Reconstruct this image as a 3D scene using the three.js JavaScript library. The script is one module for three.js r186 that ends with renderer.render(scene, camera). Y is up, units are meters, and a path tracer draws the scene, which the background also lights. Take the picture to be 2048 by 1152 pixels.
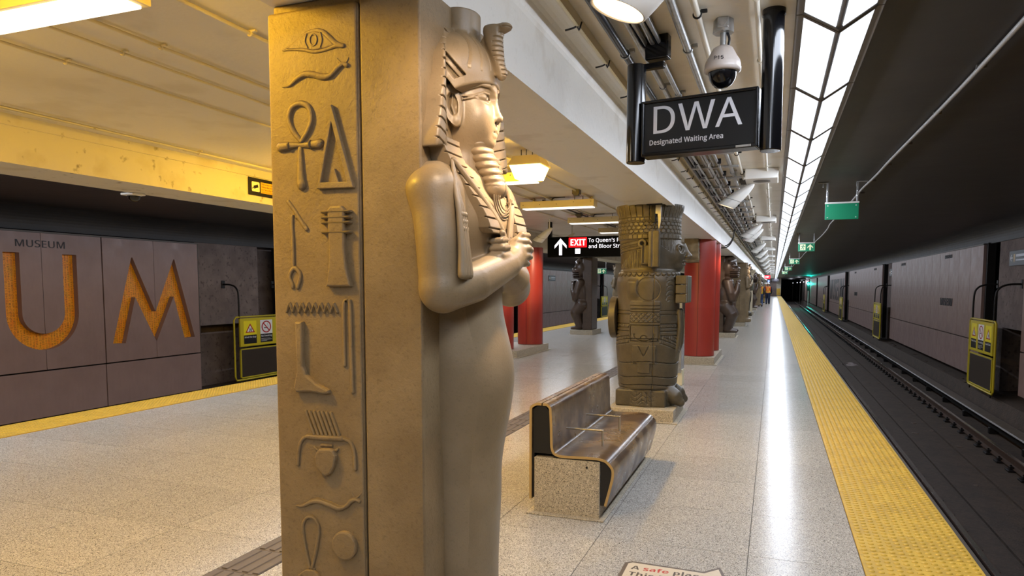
import * as THREE from 'three';
import { RoundedBoxGeometry } from 'three/addons/geometries/RoundedBoxGeometry.js';
import { TextGeometry } from 'three/addons/geometries/TextGeometry.js';
import { FontLoader } from 'three/addons/loaders/FontLoader.js';
import { RectAreaLightUniformsLib } from 'three/addons/lights/RectAreaLightUniformsLib.js';
import { mergeGeometries, toCreasedNormals } from 'three/addons/utils/BufferGeometryUtils.js';

// ---------------------------------------------------------------- camera, exposure, lights
const scene = new THREE.Scene();
scene.background = new THREE.Color(0x000000);
const camera = new THREE.PerspectiveCamera(2 * Math.atan(682 / 1400) * 180 / Math.PI, 2048 / 1364, 0.05, 400);
camera.setViewOffset(2048, 1364, 0, 0, 2048, 1152);
camera.position.set(0, 1.5, 0);
camera.rotation.order = 'YXZ';
camera.rotation.set(-4.4519 * Math.PI / 180, 20.4634 * Math.PI / 180, 0);
const renderer = new THREE.WebGLRenderer({ antialias: true });
renderer.toneMapping = THREE.LinearToneMapping;
renderer.toneMappingExposure = 1.0;
renderer.shadowMap.enabled = true;
RectAreaLightUniformsLib.init();

const COOL = 0xe6efff, TUBE = 0xfff4e6, SODIUM = 0xffc72c, WARM = 0xffdcb4;
const EDGE_NITS = 18.5, TUBE_NITS = 24, SODIUM_CD = 7.5, SPOT_CD = 13;
function areaLight(color, nits, w, h, p, target) {
  const l = new THREE.RectAreaLight(color, nits, w, h);
  l.position.set(...p); l.lookAt(...target); scene.add(l); return l;
}
// the two rows of wedge-shaped platform-edge lights, one area light in front of each glowing face
for (const [cx, s] of [[0.2355, 1], [-7.2355, -1]]) {
  for (let z = 4; z > -118; z -= 14.76) {
    if (s < 0 && z < -60) break;
    for (const f of [-1, 1]) {
      const n = [f * 0.53, -0.848], x = cx + f * 0.083, y = 2.668;
      areaLight(COOL, EDGE_NITS, 14.4, 0.15, [x + n[0] * 0.012, y + n[1] * 0.012, z - 7.38], [x + n[0], y + n[1], z - 7.38]);
    }
  }
}

// ---------------------------------------------------------------- helpers
let seed = 7;
const rnd = () => { seed = (seed * 1664525 + 1013904223) >>> 0; return seed / 4294967296; };
const mulberry = (a) => () => { a |= 0; a = a + 0x6D2B79F5 | 0; let t = Math.imul(a ^ a >>> 15, 1 | a); t = t + Math.imul(t ^ t >>> 7, 61 | t) ^ t; return ((t ^ t >>> 14) >>> 0) / 4294967296; };
const clamp = (v, a = 0, b = 1) => Math.min(b, Math.max(a, v)), lerp = (a, b, t) => a + (b - a) * t;
const sstep = (a, b, x) => { const t = clamp((x - a) / (b - a)); return t * t * (3 - 2 * t); };
const names = new Map();
function numbered(n) { const k = names.get(n) ?? 0; names.set(n, k + 1); return k ? n + '_' + String(k).padStart(3, '0') : n; }
function thing(name, label, category, p = [0, 0, 0], turn = 0, group) {
  const o = new THREE.Group(); o.name = numbered(name); o.position.set(...p); o.rotation.y = turn; scene.add(o);
  o.userData = { label, category }; if (group) o.userData.group = group; return o;
}
function part(name, geo, mat, parent, label) {
  const m = new THREE.Mesh(Array.isArray(geo) ? merge(geo) : geo, mat); m.name = name; m.castShadow = m.receiveShadow = true; parent.add(m);
  if (label) m.userData.label = label; return m;
}
function solo(name, geo, mat, label, category, group) {
  const m = part(numbered(name), geo, mat, scene); m.userData = { label, category }; if (group) m.userData.group = group; return m;
}
function struct(name, geo, mat) {
  const m = geo ? part(name, geo, mat, scene) : new THREE.Group(); m.name = name; m.userData.kind = 'structure'; if (!geo) scene.add(m); return m;
}
function stuff(m) { m.userData.kind = 'stuff'; return m; }
function dup(o, p, turn, label, group) {
  const c = o.clone(); c.name = numbered(o.name.replace(/_\d{3}$/, '')); c.userData = { ...o.userData }; scene.add(c); if (p) c.position.set(...p); if (turn !== undefined) c.rotation.y = turn;
  if (label) c.userData.label = label; if (group) c.userData.group = group; return c;
}
// uv in metres, from the plane that each vertex faces most
function metric(g) {
  if (!g.attributes.normal) g.computeVertexNormals();
  const p = g.attributes.position, n = g.attributes.normal, uv = new Float32Array(p.count * 2);
  for (let i = 0; i < p.count; i++) {
    const ax = Math.abs(n.getX(i)), ay = Math.abs(n.getY(i)), az = Math.abs(n.getZ(i)), x = p.getX(i), y = p.getY(i), z = p.getZ(i);
    if (ay >= ax && ay >= az) { uv[2 * i] = x; uv[2 * i + 1] = z; } else if (ax >= az) { uv[2 * i] = z; uv[2 * i + 1] = y; } else { uv[2 * i] = x; uv[2 * i + 1] = y; }
  }
  g.setAttribute('uv', new THREE.BufferAttribute(uv, 2)); return g;
}
function merge(list) {
  if (list.length === 1) return list[0];
  if (list.every((g) => g.index)) return mergeGeometries(list.map((g) => { const q = g.clone(); for (const k of Object.keys(q.attributes)) if (!['position', 'normal', 'uv'].includes(k)) q.deleteAttribute(k); return q; }));
  return mergeGeometries(list.map((g) => { const q = g.index ? g.toNonIndexed() : g.clone(); for (const k of Object.keys(q.attributes)) if (!['position', 'normal', 'uv'].includes(k)) q.deleteAttribute(k); return q; }));
}
const at = (g, x = 0, y = 0, z = 0) => { g.translate(x, y, z); return g; };
const box = (x0, x1, y0, y1, z0, z1) => metric(at(new THREE.BoxGeometry(Math.abs(x1 - x0), Math.abs(y1 - y0), Math.abs(z1 - z0)), (x0 + x1) / 2, (y0 + y1) / 2, (z0 + z1) / 2));
const rbox = (x0, x1, y0, y1, z0, z1, r = 0.006, s = 2) => metric(at(new RoundedBoxGeometry(Math.abs(x1 - x0), Math.abs(y1 - y0), Math.abs(z1 - z0), s, Math.min(r, Math.abs(x1 - x0) / 2.01, Math.abs(y1 - y0) / 2.01, Math.abs(z1 - z0) / 2.01)), (x0 + x1) / 2, (y0 + y1) / 2, (z0 + z1) / 2));
const shapeOf = (pts) => { const s = new THREE.Shape(); pts.forEach((p, i) => i ? s.lineTo(p[0], p[1]) : s.moveTo(p[0], p[1])); s.closePath(); return s; };
// a profile in x-y pushed along z from z0 to z1
function profileZ(pts, z0, z1, bevel = 0) {
  const g = new THREE.ExtrudeGeometry(Array.isArray(pts) ? shapeOf(pts) : pts, { depth: Math.abs(z1 - z0) - 2 * bevel, bevelEnabled: bevel > 0, bevelSize: bevel, bevelThickness: bevel, bevelOffset: -bevel, bevelSegments: 2, curveSegments: 12 });
  return metric(at(g, 0, 0, Math.min(z0, z1) + bevel));
}
const cyl = (r0, r1, y0, y1, x = 0, z = 0, n = 24) => metric(at(new THREE.CylinderGeometry(r1, r0, y1 - y0, n), x, (y0 + y1) / 2, z));
const lathe = (pts, n = 32) => metric(new THREE.LatheGeometry(pts.map((p) => new THREE.Vector2(p[0], p[1])), n));
const V = (p) => new THREE.Vector3(...p);
function pipe(pts, r, seg, rad = 10, tension = 0.5, closed = false) {
  const c = pts.length === 2 ? new THREE.LineCurve3(V(pts[0]), V(pts[1])) : new THREE.CatmullRomCurve3(pts.map(V), closed, 'catmullrom', tension);
  return metric(new THREE.TubeGeometry(c, seg ?? (pts.length === 2 ? 1 : pts.length * 8), r, rad, closed));
}
// a tube of changing radius with round ends; squash flattens it along one axis about the first point
function limb(pts, radii, seg = 8, rad = 12, squash) {
  const c = new THREE.CatmullRomCurve3(pts.map(V), false, 'catmullrom', 0.5), N = pts.length * seg, pos = [], idx = [], fr = c.computeFrenetFrames(N, false);
  const rings = []; const P = new THREE.Vector3();
  for (let i = 0; i <= N; i++) {
    const t = i / N, k = t * (radii.length - 1), a = Math.floor(Math.min(k, radii.length - 1.0001)), r = lerp(radii[a], radii[a + 1] ?? radii[a], k - a);
    c.getPoint(t, P); rings.push([P.clone(), r, fr.normals[i], fr.binormals[i], fr.tangents[i]]);
  }
  const all = [], cap = (R, s) => { const o = []; for (const a of [0.98, 0.8, 0.45]) { const q = R[0].clone().addScaledVector(R[4], s * R[1] * a); o.push([q, R[1] * Math.sqrt(1 - a * a), R[2], R[3]]); } return o; };
  all.push(...cap(rings[0], -1), ...rings, ...cap(rings[N], 1).reverse());
  for (const R of all) for (let j = 0; j < rad; j++) { const w = j / rad * Math.PI * 2, q = R[0].clone().addScaledVector(R[2], Math.cos(w) * R[1]).addScaledVector(R[3], Math.sin(w) * R[1]); pos.push(q.x, q.y, q.z); }
  for (let i = 0; i < all.length - 1; i++) for (let j = 0; j < rad; j++) { const a = i * rad + j, b = i * rad + (j + 1) % rad; idx.push(a, b, a + rad, b, b + rad, a + rad); }
  const g = new THREE.BufferGeometry(); g.setAttribute('position', new THREE.Float32BufferAttribute(pos, 3)); g.setIndex(idx);
  if (squash) { g.translate(0, 0, -pts[0][2]); g.scale(1, 1, squash); g.translate(0, 0, pts[0][2]); }
  g.computeVertexNormals(); return metric(g);
}

// ---------------------------------------------------------------- distance fields: primitives and a surface-nets mesher
const len2 = Math.hypot, smin = (a, b, k) => { const h = Math.max(k - Math.abs(a - b), 0) / k; return Math.min(a, b) - h * h * k * 0.25; }, smax = (a, b, k) => -smin(-a, -b, k);
function cap3(x, y, z, a, b, ra, rb) {
  const bx = b[0] - a[0], by = b[1] - a[1], bz = b[2] - a[2], px = x - a[0], py = y - a[1], pz = z - a[2];
  const h = clamp((px * bx + py * by + pz * bz) / (bx * bx + by * by + bz * bz));
  const dx = px - bx * h, dy = py - by * h, dz = pz - bz * h; return Math.sqrt(dx * dx + dy * dy + dz * dz) - (ra + (rb - ra) * h);
}
function chain(x, y, z, pts, rs) { let d = 1e9; for (let i = 0; i < pts.length - 1; i++) d = Math.min(d, cap3(x, y, z, pts[i], pts[i + 1], rs[i], rs[i + 1])); return d; }
function ell(x, y, z, c, r) { const a = (x - c[0]) / r[0], b = (y - c[1]) / r[1], d = (z - c[2]) / r[2], k0 = Math.sqrt(a * a + b * b + d * d), a2 = a / r[0], b2 = b / r[1], d2 = d / r[2], k1 = Math.sqrt(a2 * a2 + b2 * b2 + d2 * d2); return k1 > 1e-9 ? k0 * (k0 - 1) / k1 : -Math.min(...r); }
function rb3(x, y, z, c, h, r) { const qx = Math.abs(x - c[0]) - h[0] + r, qy = Math.abs(y - c[1]) - h[1] + r, qz = Math.abs(z - c[2]) - h[2] + r; return Math.sqrt(Math.max(qx, 0) ** 2 + Math.max(qy, 0) ** 2 + Math.max(qz, 0) ** 2) + Math.min(Math.max(qx, qy, qz), 0) - r; }
const curve1 = (keys) => (t) => { if (t <= keys[0][0]) return keys[0][1]; for (let i = 1; i < keys.length; i++) if (t <= keys[i][0]) { const a = keys[i - 1], b = keys[i], u = (t - a[0]) / (b[0] - a[0]); return lerp(a[1], b[1], u * u * (3 - 2 * u)); } return keys[keys.length - 1][1]; };
// the same metric uv for a smooth mesh: each triangle takes one plane, vertices on the borders are doubled
function splitMetric(g) {
  const p = g.attributes.position.array, n = g.attributes.normal.array, I = g.index.array, map = new Map(), P = [], N = [], U = [], out = [];
  for (let t = 0; t < I.length; t += 3) {
    let nx = 0, ny = 0, nz = 0; for (let k = 0; k < 3; k++) { nx += n[3 * I[t + k]]; ny += n[3 * I[t + k] + 1]; nz += n[3 * I[t + k] + 2]; }
    nx = Math.abs(nx); ny = Math.abs(ny); nz = Math.abs(nz); const ax = ny >= nx && ny >= nz ? 1 : nx >= nz ? 0 : 2;
    for (let k = 0; k < 3; k++) { const i = I[t + k], key = i * 3 + ax; let j = map.get(key); if (j === undefined) { j = P.length / 3; map.set(key, j); const x = p[3 * i], y = p[3 * i + 1], z = p[3 * i + 2]; P.push(x, y, z); N.push(n[3 * i], n[3 * i + 1], n[3 * i + 2]); if (ax === 1) U.push(x, z); else if (ax === 0) U.push(z, y); else U.push(x, y); } out.push(j); }
  }
  const q = new THREE.BufferGeometry(); q.setAttribute('position', new THREE.Float32BufferAttribute(P, 3)); q.setAttribute('normal', new THREE.Float32BufferAttribute(N, 3)); q.setAttribute('uv', new THREE.Float32BufferAttribute(U, 2)); q.setIndex(out); return q;
}
function carve(f, lo, hi, h, margin = 1.35) {
  const n = [0, 1, 2].map((i) => Math.ceil((hi[i] - lo[i]) / h / 8) * 8 + 1), [nx, ny, nz] = n, S = new Float32Array(nx * ny * nz), B = 8, R = B * h * 0.87 * margin + h;
  for (let bz = 0; bz < nz; bz += B) for (let by = 0; by < ny; by += B) for (let bx = 0; bx < nx; bx += B) {
    const d = f(lo[0] + (bx + 4) * h, lo[1] + (by + 4) * h, lo[2] + (bz + 4) * h), far = Math.abs(d) > R;
    for (let z = bz; z < Math.min(bz + B, nz); z++) for (let y = by; y < Math.min(by + B, ny); y++) for (let x = bx; x < Math.min(bx + B, nx); x++) S[(z * ny + y) * nx + x] = far ? d : f(lo[0] + x * h, lo[1] + y * h, lo[2] + z * h);
  }
  const id = new Int32Array(nx * ny * nz).fill(-1), pos = [], idx = [], st = [1, nx, nx * ny];
  const C = [[0, 0, 0], [1, 0, 0], [0, 1, 0], [1, 1, 0], [0, 0, 1], [1, 0, 1], [0, 1, 1], [1, 1, 1]], E = [[0, 1], [2, 3], [4, 5], [6, 7], [0, 2], [1, 3], [4, 6], [5, 7], [0, 4], [1, 5], [2, 6], [3, 7]];
  for (let z = 0; z < nz - 1; z++) for (let y = 0; y < ny - 1; y++) for (let x = 0; x < nx - 1; x++) {
    const o = (z * ny + y) * nx + x; let m = 0; for (let i = 0; i < 8; i++) if (S[o + C[i][0] + C[i][1] * nx + C[i][2] * nx * ny] < 0) m |= 1 << i;
    if (m === 0 || m === 255) continue;
    let sx = 0, sy = 0, sz = 0, k = 0;
    for (const [a, b] of E) if ((m >> a & 1) !== (m >> b & 1)) { const va = S[o + C[a][0] + C[a][1] * nx + C[a][2] * nx * ny], vb = S[o + C[b][0] + C[b][1] * nx + C[b][2] * nx * ny], t = va / (va - vb); sx += lerp(C[a][0], C[b][0], t); sy += lerp(C[a][1], C[b][1], t); sz += lerp(C[a][2], C[b][2], t); k++; }
    id[o] = pos.length / 3; pos.push(lo[0] + (x + sx / k) * h, lo[1] + (y + sy / k) * h, lo[2] + (z + sz / k) * h);
  }
  for (let z = 1; z < nz - 1; z++) for (let y = 1; y < ny - 1; y++) for (let x = 1; x < nx - 1; x++) {
    const o = (z * ny + y) * nx + x, s0 = S[o] < 0;
    for (let a = 0; a < 3; a++) if (s0 !== (S[o + st[a]] < 0)) {
      const u = st[(a + 1) % 3], v = st[(a + 2) % 3], q = [id[o], id[o - u], id[o - u - v], id[o - v]]; if (q.some((i) => i < 0)) continue;
      if (s0) idx.push(q[0], q[1], q[2], q[0], q[2], q[3]); else idx.push(q[0], q[2], q[1], q[0], q[3], q[2]);
    }
  }
  const g = new THREE.BufferGeometry(), nor = new Float32Array(pos.length), e = h * 0.6;
  for (let i = 0; i < pos.length; i += 3) { const x = pos[i], y = pos[i + 1], z = pos[i + 2], a = f(x + e, y - e, z - e), b = f(x - e, y - e, z + e), c = f(x - e, y + e, z - e), d = f(x + e, y + e, z + e), gx = a - b - c + d, gy = -a - b + c + d, gz = -a + b - c + d, l = len2(gx, gy, gz) || 1; nor[i] = gx / l; nor[i + 1] = gy / l; nor[i + 2] = gz / l; }
  g.setAttribute('position', new THREE.Float32BufferAttribute(pos, 3)); g.setAttribute('normal', new THREE.BufferAttribute(nor, 3)); g.setIndex(idx);
  return splitMetric(g);
}

// ---------------------------------------------------------------- procedural textures
function noiseField(N, cells, sd) { // tileable value noise 0..1
  const r = mulberry(sd), L = new Float32Array(cells * cells).map(() => r()), out = new Float32Array(N * N);
  for (let y = 0; y < N; y++) { const fy = y / N * cells, y0 = Math.floor(fy), ty = sstep(0, 1, fy - y0), ya = (y0 % cells) * cells, yb = ((y0 + 1) % cells) * cells;
    for (let x = 0; x < N; x++) { const fx = x / N * cells, x0 = Math.floor(fx), tx = sstep(0, 1, fx - x0), xa = x0 % cells, xb = (x0 + 1) % cells; out[y * N + x] = lerp(lerp(L[ya + xa], L[ya + xb], tx), lerp(L[yb + xa], L[yb + xb], tx), ty); } }
  return out;
}
function fbm(N, cells, oct, sd, gain = 0.5) { const o = new Float32Array(N * N); let amp = 1, tot = 0; for (let k = 0; k < oct && cells <= N; k++, cells *= 2, amp *= gain) { const f = noiseField(N, cells, sd + k * 17); for (let i = 0; i < o.length; i++) o[i] += f[i] * amp; tot += amp; } for (let i = 0; i < o.length; i++) o[i] /= tot; return o; }
function tex(N, fn, size, srgb = true) { // fn(i, x, y) gives [r,g,b] 0..255 or one grey value; size: metres per repeat
  const d = new Uint8Array(N * N * 4); for (let i = 0; i < N * N; i++) { const c = fn(i, i % N, (i / N) | 0); if (typeof c === 'number') d[4 * i] = d[4 * i + 1] = d[4 * i + 2] = clamp(c, 0, 255); else { d[4 * i] = clamp(c[0], 0, 255); d[4 * i + 1] = clamp(c[1], 0, 255); d[4 * i + 2] = clamp(c[2], 0, 255); } d[4 * i + 3] = 255; }
  const t = new THREE.DataTexture(d, N, N); t.wrapS = t.wrapT = THREE.RepeatWrapping; t.magFilter = THREE.LinearFilter; t.minFilter = THREE.LinearMipmapLinearFilter; if (srgb) t.colorSpace = THREE.SRGBColorSpace; t.repeat.set(1 / size, 1 / size); t.needsUpdate = true; return t;
}
const mix3 = (a, b, t) => [lerp(a[0], b[0], t), lerp(a[1], b[1], t), lerp(a[2], b[2], t)];
function std(o) { return new THREE.MeshStandardMaterial({ roughness: 0.6, metalness: 0, ...o }); }
function sign(w, h, draw, o = {}) { // flat print on a canvas
  const c = document.createElement('canvas'); c.width = w; c.height = h; const g = c.getContext('2d'); draw(g, w, h); const t = new THREE.CanvasTexture(c); t.colorSpace = THREE.SRGBColorSpace; return std({ map: t, roughness: 0.45, ...o });
}
const grain = fbm(512, 110, 3, 71, 0.7), fine = fbm(512, 32, 4, 11), mid = fbm(512, 8, 5, 23), broad = fbm(512, 3, 4, 37), streak = (() => { const a = fbm(512, 64, 2, 51), o = new Float32Array(512 * 512); for (let x = 0; x < 512; x++) { let s = 0; for (let y = -24; y < 512; y++) { s = s * 0.94 + a[((y + 512) % 512) * 512 + x] * 0.06; if (y >= 0) o[y * 512 + x] = s; } } return o; })();

// terrazzo: cream matrix with dark, grey, tan and white chips
const terrazzoTex = (() => {
  const N = 2048, c = document.createElement('canvas'); c.width = c.height = N; const g = c.getContext('2d'), r = mulberry(5);
  g.fillStyle = 'rgb(184,179,170)'; g.fillRect(0, 0, N, N);
  const put = (n, cols, lo, hi) => { for (let i = 0; i < n; i++) { const x = r() * N, y = r() * N, s = lerp(lo, hi, r() * r()), a = r() * 6.3; g.fillStyle = cols[(r() * cols.length) | 0]; for (const ox of [0, -N]) for (const oy of [0, -N]) { if ((ox && x < N - 12) || (oy && y < N - 12)) continue; g.beginPath(); const k = 4 + (r() * 2 | 0); for (let j = 0; j < k; j++) { const w = a + j / k * 6.283, q = s * (0.7 + 0.5 * r()); g.lineTo(x + ox + Math.cos(w) * q, y + oy + Math.sin(w) * q); } g.fill(); } } };
  put(26000, ['rgb(206,201,192)', 'rgb(218,213,205)', 'rgb(172,165,154)'], 3, 8);
  put(26000, ['rgb(150,143,133)', 'rgb(166,156,140)', 'rgb(132,128,122)'], 2.2, 5.5);
  put(36000, ['rgb(58,56,54)', 'rgb(78,74,70)', 'rgb(44,43,42)'], 1.8, 4.8);
  const d = g.getImageData(0, 0, N, N).data, n = new Uint8Array(d.length); n.set(d);
  const t = new THREE.DataTexture(n, N, N); t.wrapS = t.wrapT = THREE.RepeatWrapping; t.magFilter = THREE.LinearFilter; t.minFilter = THREE.LinearMipmapLinearFilter; t.colorSpace = THREE.SRGBColorSpace; t.repeat.set(1 / 1.5, 1 / 1.5); t.needsUpdate = true; return t;
})();
const M = {};
M.terrazzo = new THREE.MeshPhysicalMaterial({ map: terrazzoTex, roughness: 0.2, specularIntensity: 0.17 });
M.terrazzoRough = std({ map: terrazzoTex, roughness: 0.55, color: 0xf2ead8 });
M.grout = std({ color: 0x5b564e, roughness: 0.9 });
M.paint = std({ map: tex(512, (i) => { const t = clamp((mid[i] - 0.58) * 5), s = clamp((broad[i] - 0.55) * 2.5); return mix3(mix3([214, 207, 192], [203, 194, 175], s), [190, 180, 158], t * 0.5); }, 2.6), bumpMap: tex(512, (i) => 255 * fine[i], 0.9, false), bumpScale: 0.0012, roughness: 0.42 });
M.beamPaint = std({ map: tex(512, (i) => { const t = clamp((mid[i] - 0.66) * 5), s = clamp((grain[i] - 0.72) * 6); return mix3(mix3([222, 219, 211], [204, 198, 186], t), [150, 143, 132], s * 0.2); }, 1.7), bumpMap: tex(512, (i) => 255 * (0.6 * mid[i] + 0.4 * fine[i]), 0.8, false), bumpScale: 0.003, roughness: 0.38 });
M.oldPaint = std({ map: tex(512, (i) => { const t = clamp((mid[i] - 0.6) * 4), s = clamp((fine[i] - 0.72) * 7); return mix3(mix3([208, 200, 180], [190, 178, 150], t), [110, 98, 78], s * 0.7); }, 2.2), bumpMap: tex(512, (i) => 255 * mid[i], 0.8, false), bumpScale: 0.003, roughness: 0.5 });
M.black = std({ map: tex(512, (i) => { const t = broad[i] * 0.6 + mid[i] * 0.4; return mix3([30, 27, 26], [54, 50, 47], t); }, 3.4), bumpMap: tex(512, (i) => 255 * (0.7 * broad[i] + 0.3 * mid[i]), 2.2, false), bumpScale: 0.01, roughness: 0.55 });
M.enamel = std({ map: tex(512, (i) => mix3([150, 125, 117], [130, 107, 100], mid[i] * 0.6 + streak[i] * 0.5), 2.1), roughnessMap: tex(512, (i) => 90 + 70 * mid[i], 1.3, false), roughness: 0.9, metalness: 0.1 });
M.concrete = std({ map: tex(512, (i) => mix3(mix3([132, 118, 112], [96, 84, 80], mid[i]), [70, 60, 56], clamp((fine[i] - 0.62) * 5) * 0.7), 1.8), bumpMap: tex(512, (i) => 255 * (mid[i] * 0.6 + fine[i] * 0.4), 0.9, false), bumpScale: 0.008, roughness: 0.85 });
M.track = std({ map: tex(512, (i) => mix3([54, 43, 35], [86, 70, 57], mid[i] * 0.7 + (fine[i] - 0.5) * 0.7), 1.2), bumpMap: tex(512, (i) => 255 * fine[i], 0.5, false), bumpScale: 0.01, roughness: 0.8 });
M.rail = std({ map: tex(512, (i) => mix3([86, 62, 46], [58, 44, 36], mid[i]), 0.5), roughness: 0.6, metalness: 0.35 });
M.railTop = std({ color: 0xa8a49c, roughness: 0.22, metalness: 0.9 });
M.darkSteel = std({ color: 0x1d1b1a, roughness: 0.5, metalness: 0.5 });
M.cover = std({ map: tex(512, (i) => mix3([112, 103, 94], [78, 70, 62], mid[i]), 0.8), roughness: 0.45 });
M.joint = std({ color: 0x120f0e, roughness: 0.9 });
M.yellow = std({ map: tex(512, (i) => mix3([216, 176, 58], [170, 136, 52], clamp(mid[i] * 1.3 - 0.25) * 0.8 + clamp((fine[i] - 0.6) * 3) * 0.5), 0.7), roughness: 0.6 });
M.galv = std({ map: tex(512, (i) => mix3([150, 150, 148], [190, 190, 188], mid[i]), 0.25), roughness: 0.38, metalness: 0.75 });
M.blackPipe = std({ color: 0x1b1b1f, roughness: 0.32 });
M.whitePipe = std({ color: 0xd9d3c4, roughness: 0.4 });
M.steelGrey = std({ color: 0x5a544e, roughness: 0.5, metalness: 0.3 });
M.fixture = std({ map: tex(256, (i) => mix3([226, 214, 178], [208, 194, 156], mid[i]), 0.8), roughness: 0.45 });
M.white = std({ color: 0xdcdad4, roughness: 0.4 });
M.gloss = std({ color: 0x0d0d0f, roughness: 0.16 });
M.blackMat = std({ color: 0x121214, roughness: 0.45 });
const glow = (hex, k, o = {}) => std({ color: 0xffffff, emissive: hex, emissiveIntensity: k, roughness: 0.4, ...o });

// ---------------------------------------------------------------- floor and platform
const ZEND = -118, ZNEAR = 6;
const floor = struct('floor', null);
part('slab', [box(-7.8, 1.06, -1.25, -0.03, ZEND, ZNEAR)], std({ map: tex(256, (i) => mix3([120, 110, 100], [86, 78, 70], mid[i]), 1.5), roughness: 0.85 }), floor);
part('grout', [box(-7.12, 0.5, -0.03, -0.0035, ZEND, ZNEAR)], M.grout, floor);
{
  const xs = [-7.13, -6.4, -5.66, -4.92, -4.18, -3.45, -2.745], xr = [-2.475, -1.62, -0.95, -0.095, 0.486], cols = [];
  for (const a of [xs, xr]) for (let i = 0; i < a.length - 1; i++) cols.push([a[i], a[i + 1]]);
  const g = 0.0022, tints = [0, 1, 2].map((k) => { const m = M.terrazzo.clone(); m.color.setScalar([1, 0.965, 0.93][k]); return m; }), far = [];
  for (const [x0, x1] of cols) for (let r = 0; r < 160; r++) {
    const z1 = -1.765 - r * 0.755 + 10 * 0.755, z0 = z1 - 0.755; if (z0 > ZNEAR || z1 < ZEND) continue;
    const geo = box(x0 + g, x1 - g, -0.02, 0, Math.max(z0 + g, ZEND), Math.min(z1 - g, ZNEAR));
    if (z1 > -14.5 && z1 < -1.0) part('tile', geo, tints[(rnd() * 3) | 0], floor); else far.push(geo);
  }
  stuff(part('tile_field', far, M.terrazzo, floor));
}
// dark ribbed guide path set into the terrazzo
{
  const guide = struct('trim_1', null), far = [], mat = std({ map: tex(256, (i) => mix3([116, 108, 104], [88, 80, 78], mid[i] * 0.7 + fine[i] * 0.4), 0.5), roughness: 0.5 });
  for (let k = 0; k < 390; k++) {
    const z1 = -2.893 + 8.7 - k * 0.2985, z0 = z1 - 0.2955; if (z0 < ZEND || z1 > ZNEAR) continue;
    const g = [box(-2.742, -2.478, -0.02, 0.0005, z0, z1)];
    for (let i = 0; i < 4; i++) { const x = -2.725 + i * 0.068; g.push(profileZ([[x, 0], [x + 0.004, 0.006], [x + 0.038, 0.006], [x + 0.042, 0]], z0 + 0.012, z1 - 0.012)); }
    if (z1 > -13 && z1 < -2) part('guide_tile', g, mat, guide); else far.push(...g);
  }
  stuff(part('guide_tile_field', far, mat, guide));
}
// yellow warning strips along both platform edges: plates with raised bumps
function warningStrip(n, x0, x1, zs, zf, showBig) {
  const t = struct('trim_' + n, null);
  for (let z = zs; z > zf; z -= 1.22) part('warning_plate', rbox(x0, x1, -0.03, 0.008, Math.max(z - 1.217, zf), z, 0.003, 1), M.yellow, t);
  const bump = new THREE.SphereGeometry(1, 8, 3, 0, Math.PI * 2, 0, Math.PI / 2); bump.scale(0.0165, 0.0065, 0.0125); metric(bump);
  const spots = []; let row = 0;
  for (let z = zs - 0.03; z > zf; z -= 0.0545, row++) for (let i = 0; i < 12; i++) spots.push([x0 + 0.033 + i * 0.047, z]);
  const seen = spots.filter((s) => s[1] < -3.3), big = showBig ? new Set(seen.slice(0, 300)) : new Set(), rest = spots.filter((s) => !big.has(s));
  for (const s of big) { const m = part('bump', bump, M.yellow, t); m.position.set(s[0], 0.008, s[1]); }
  const I = new THREE.InstancedMesh(bump, M.yellow, rest.length), mat = new THREE.Matrix4(); rest.forEach((s, i) => I.setMatrixAt(i, mat.makeTranslation(s[0], 0.008, s[1])));
  I.name = 'bump_field'; I.castShadow = I.receiveShadow = true; t.add(stuff(I));
  part('edge_lip', rbox(n === 2 ? x1 : x0 - 0.03, n === 2 ? x1 + 0.03 : x0, -0.3, 0.0, zf, zs, 0.006), M.steelGrey, t);
}
warningStrip(2, 0.488, 1.07, 3, ZEND, true);
warningStrip(3, -7.72, -7.133, 1, -70, false);

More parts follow.
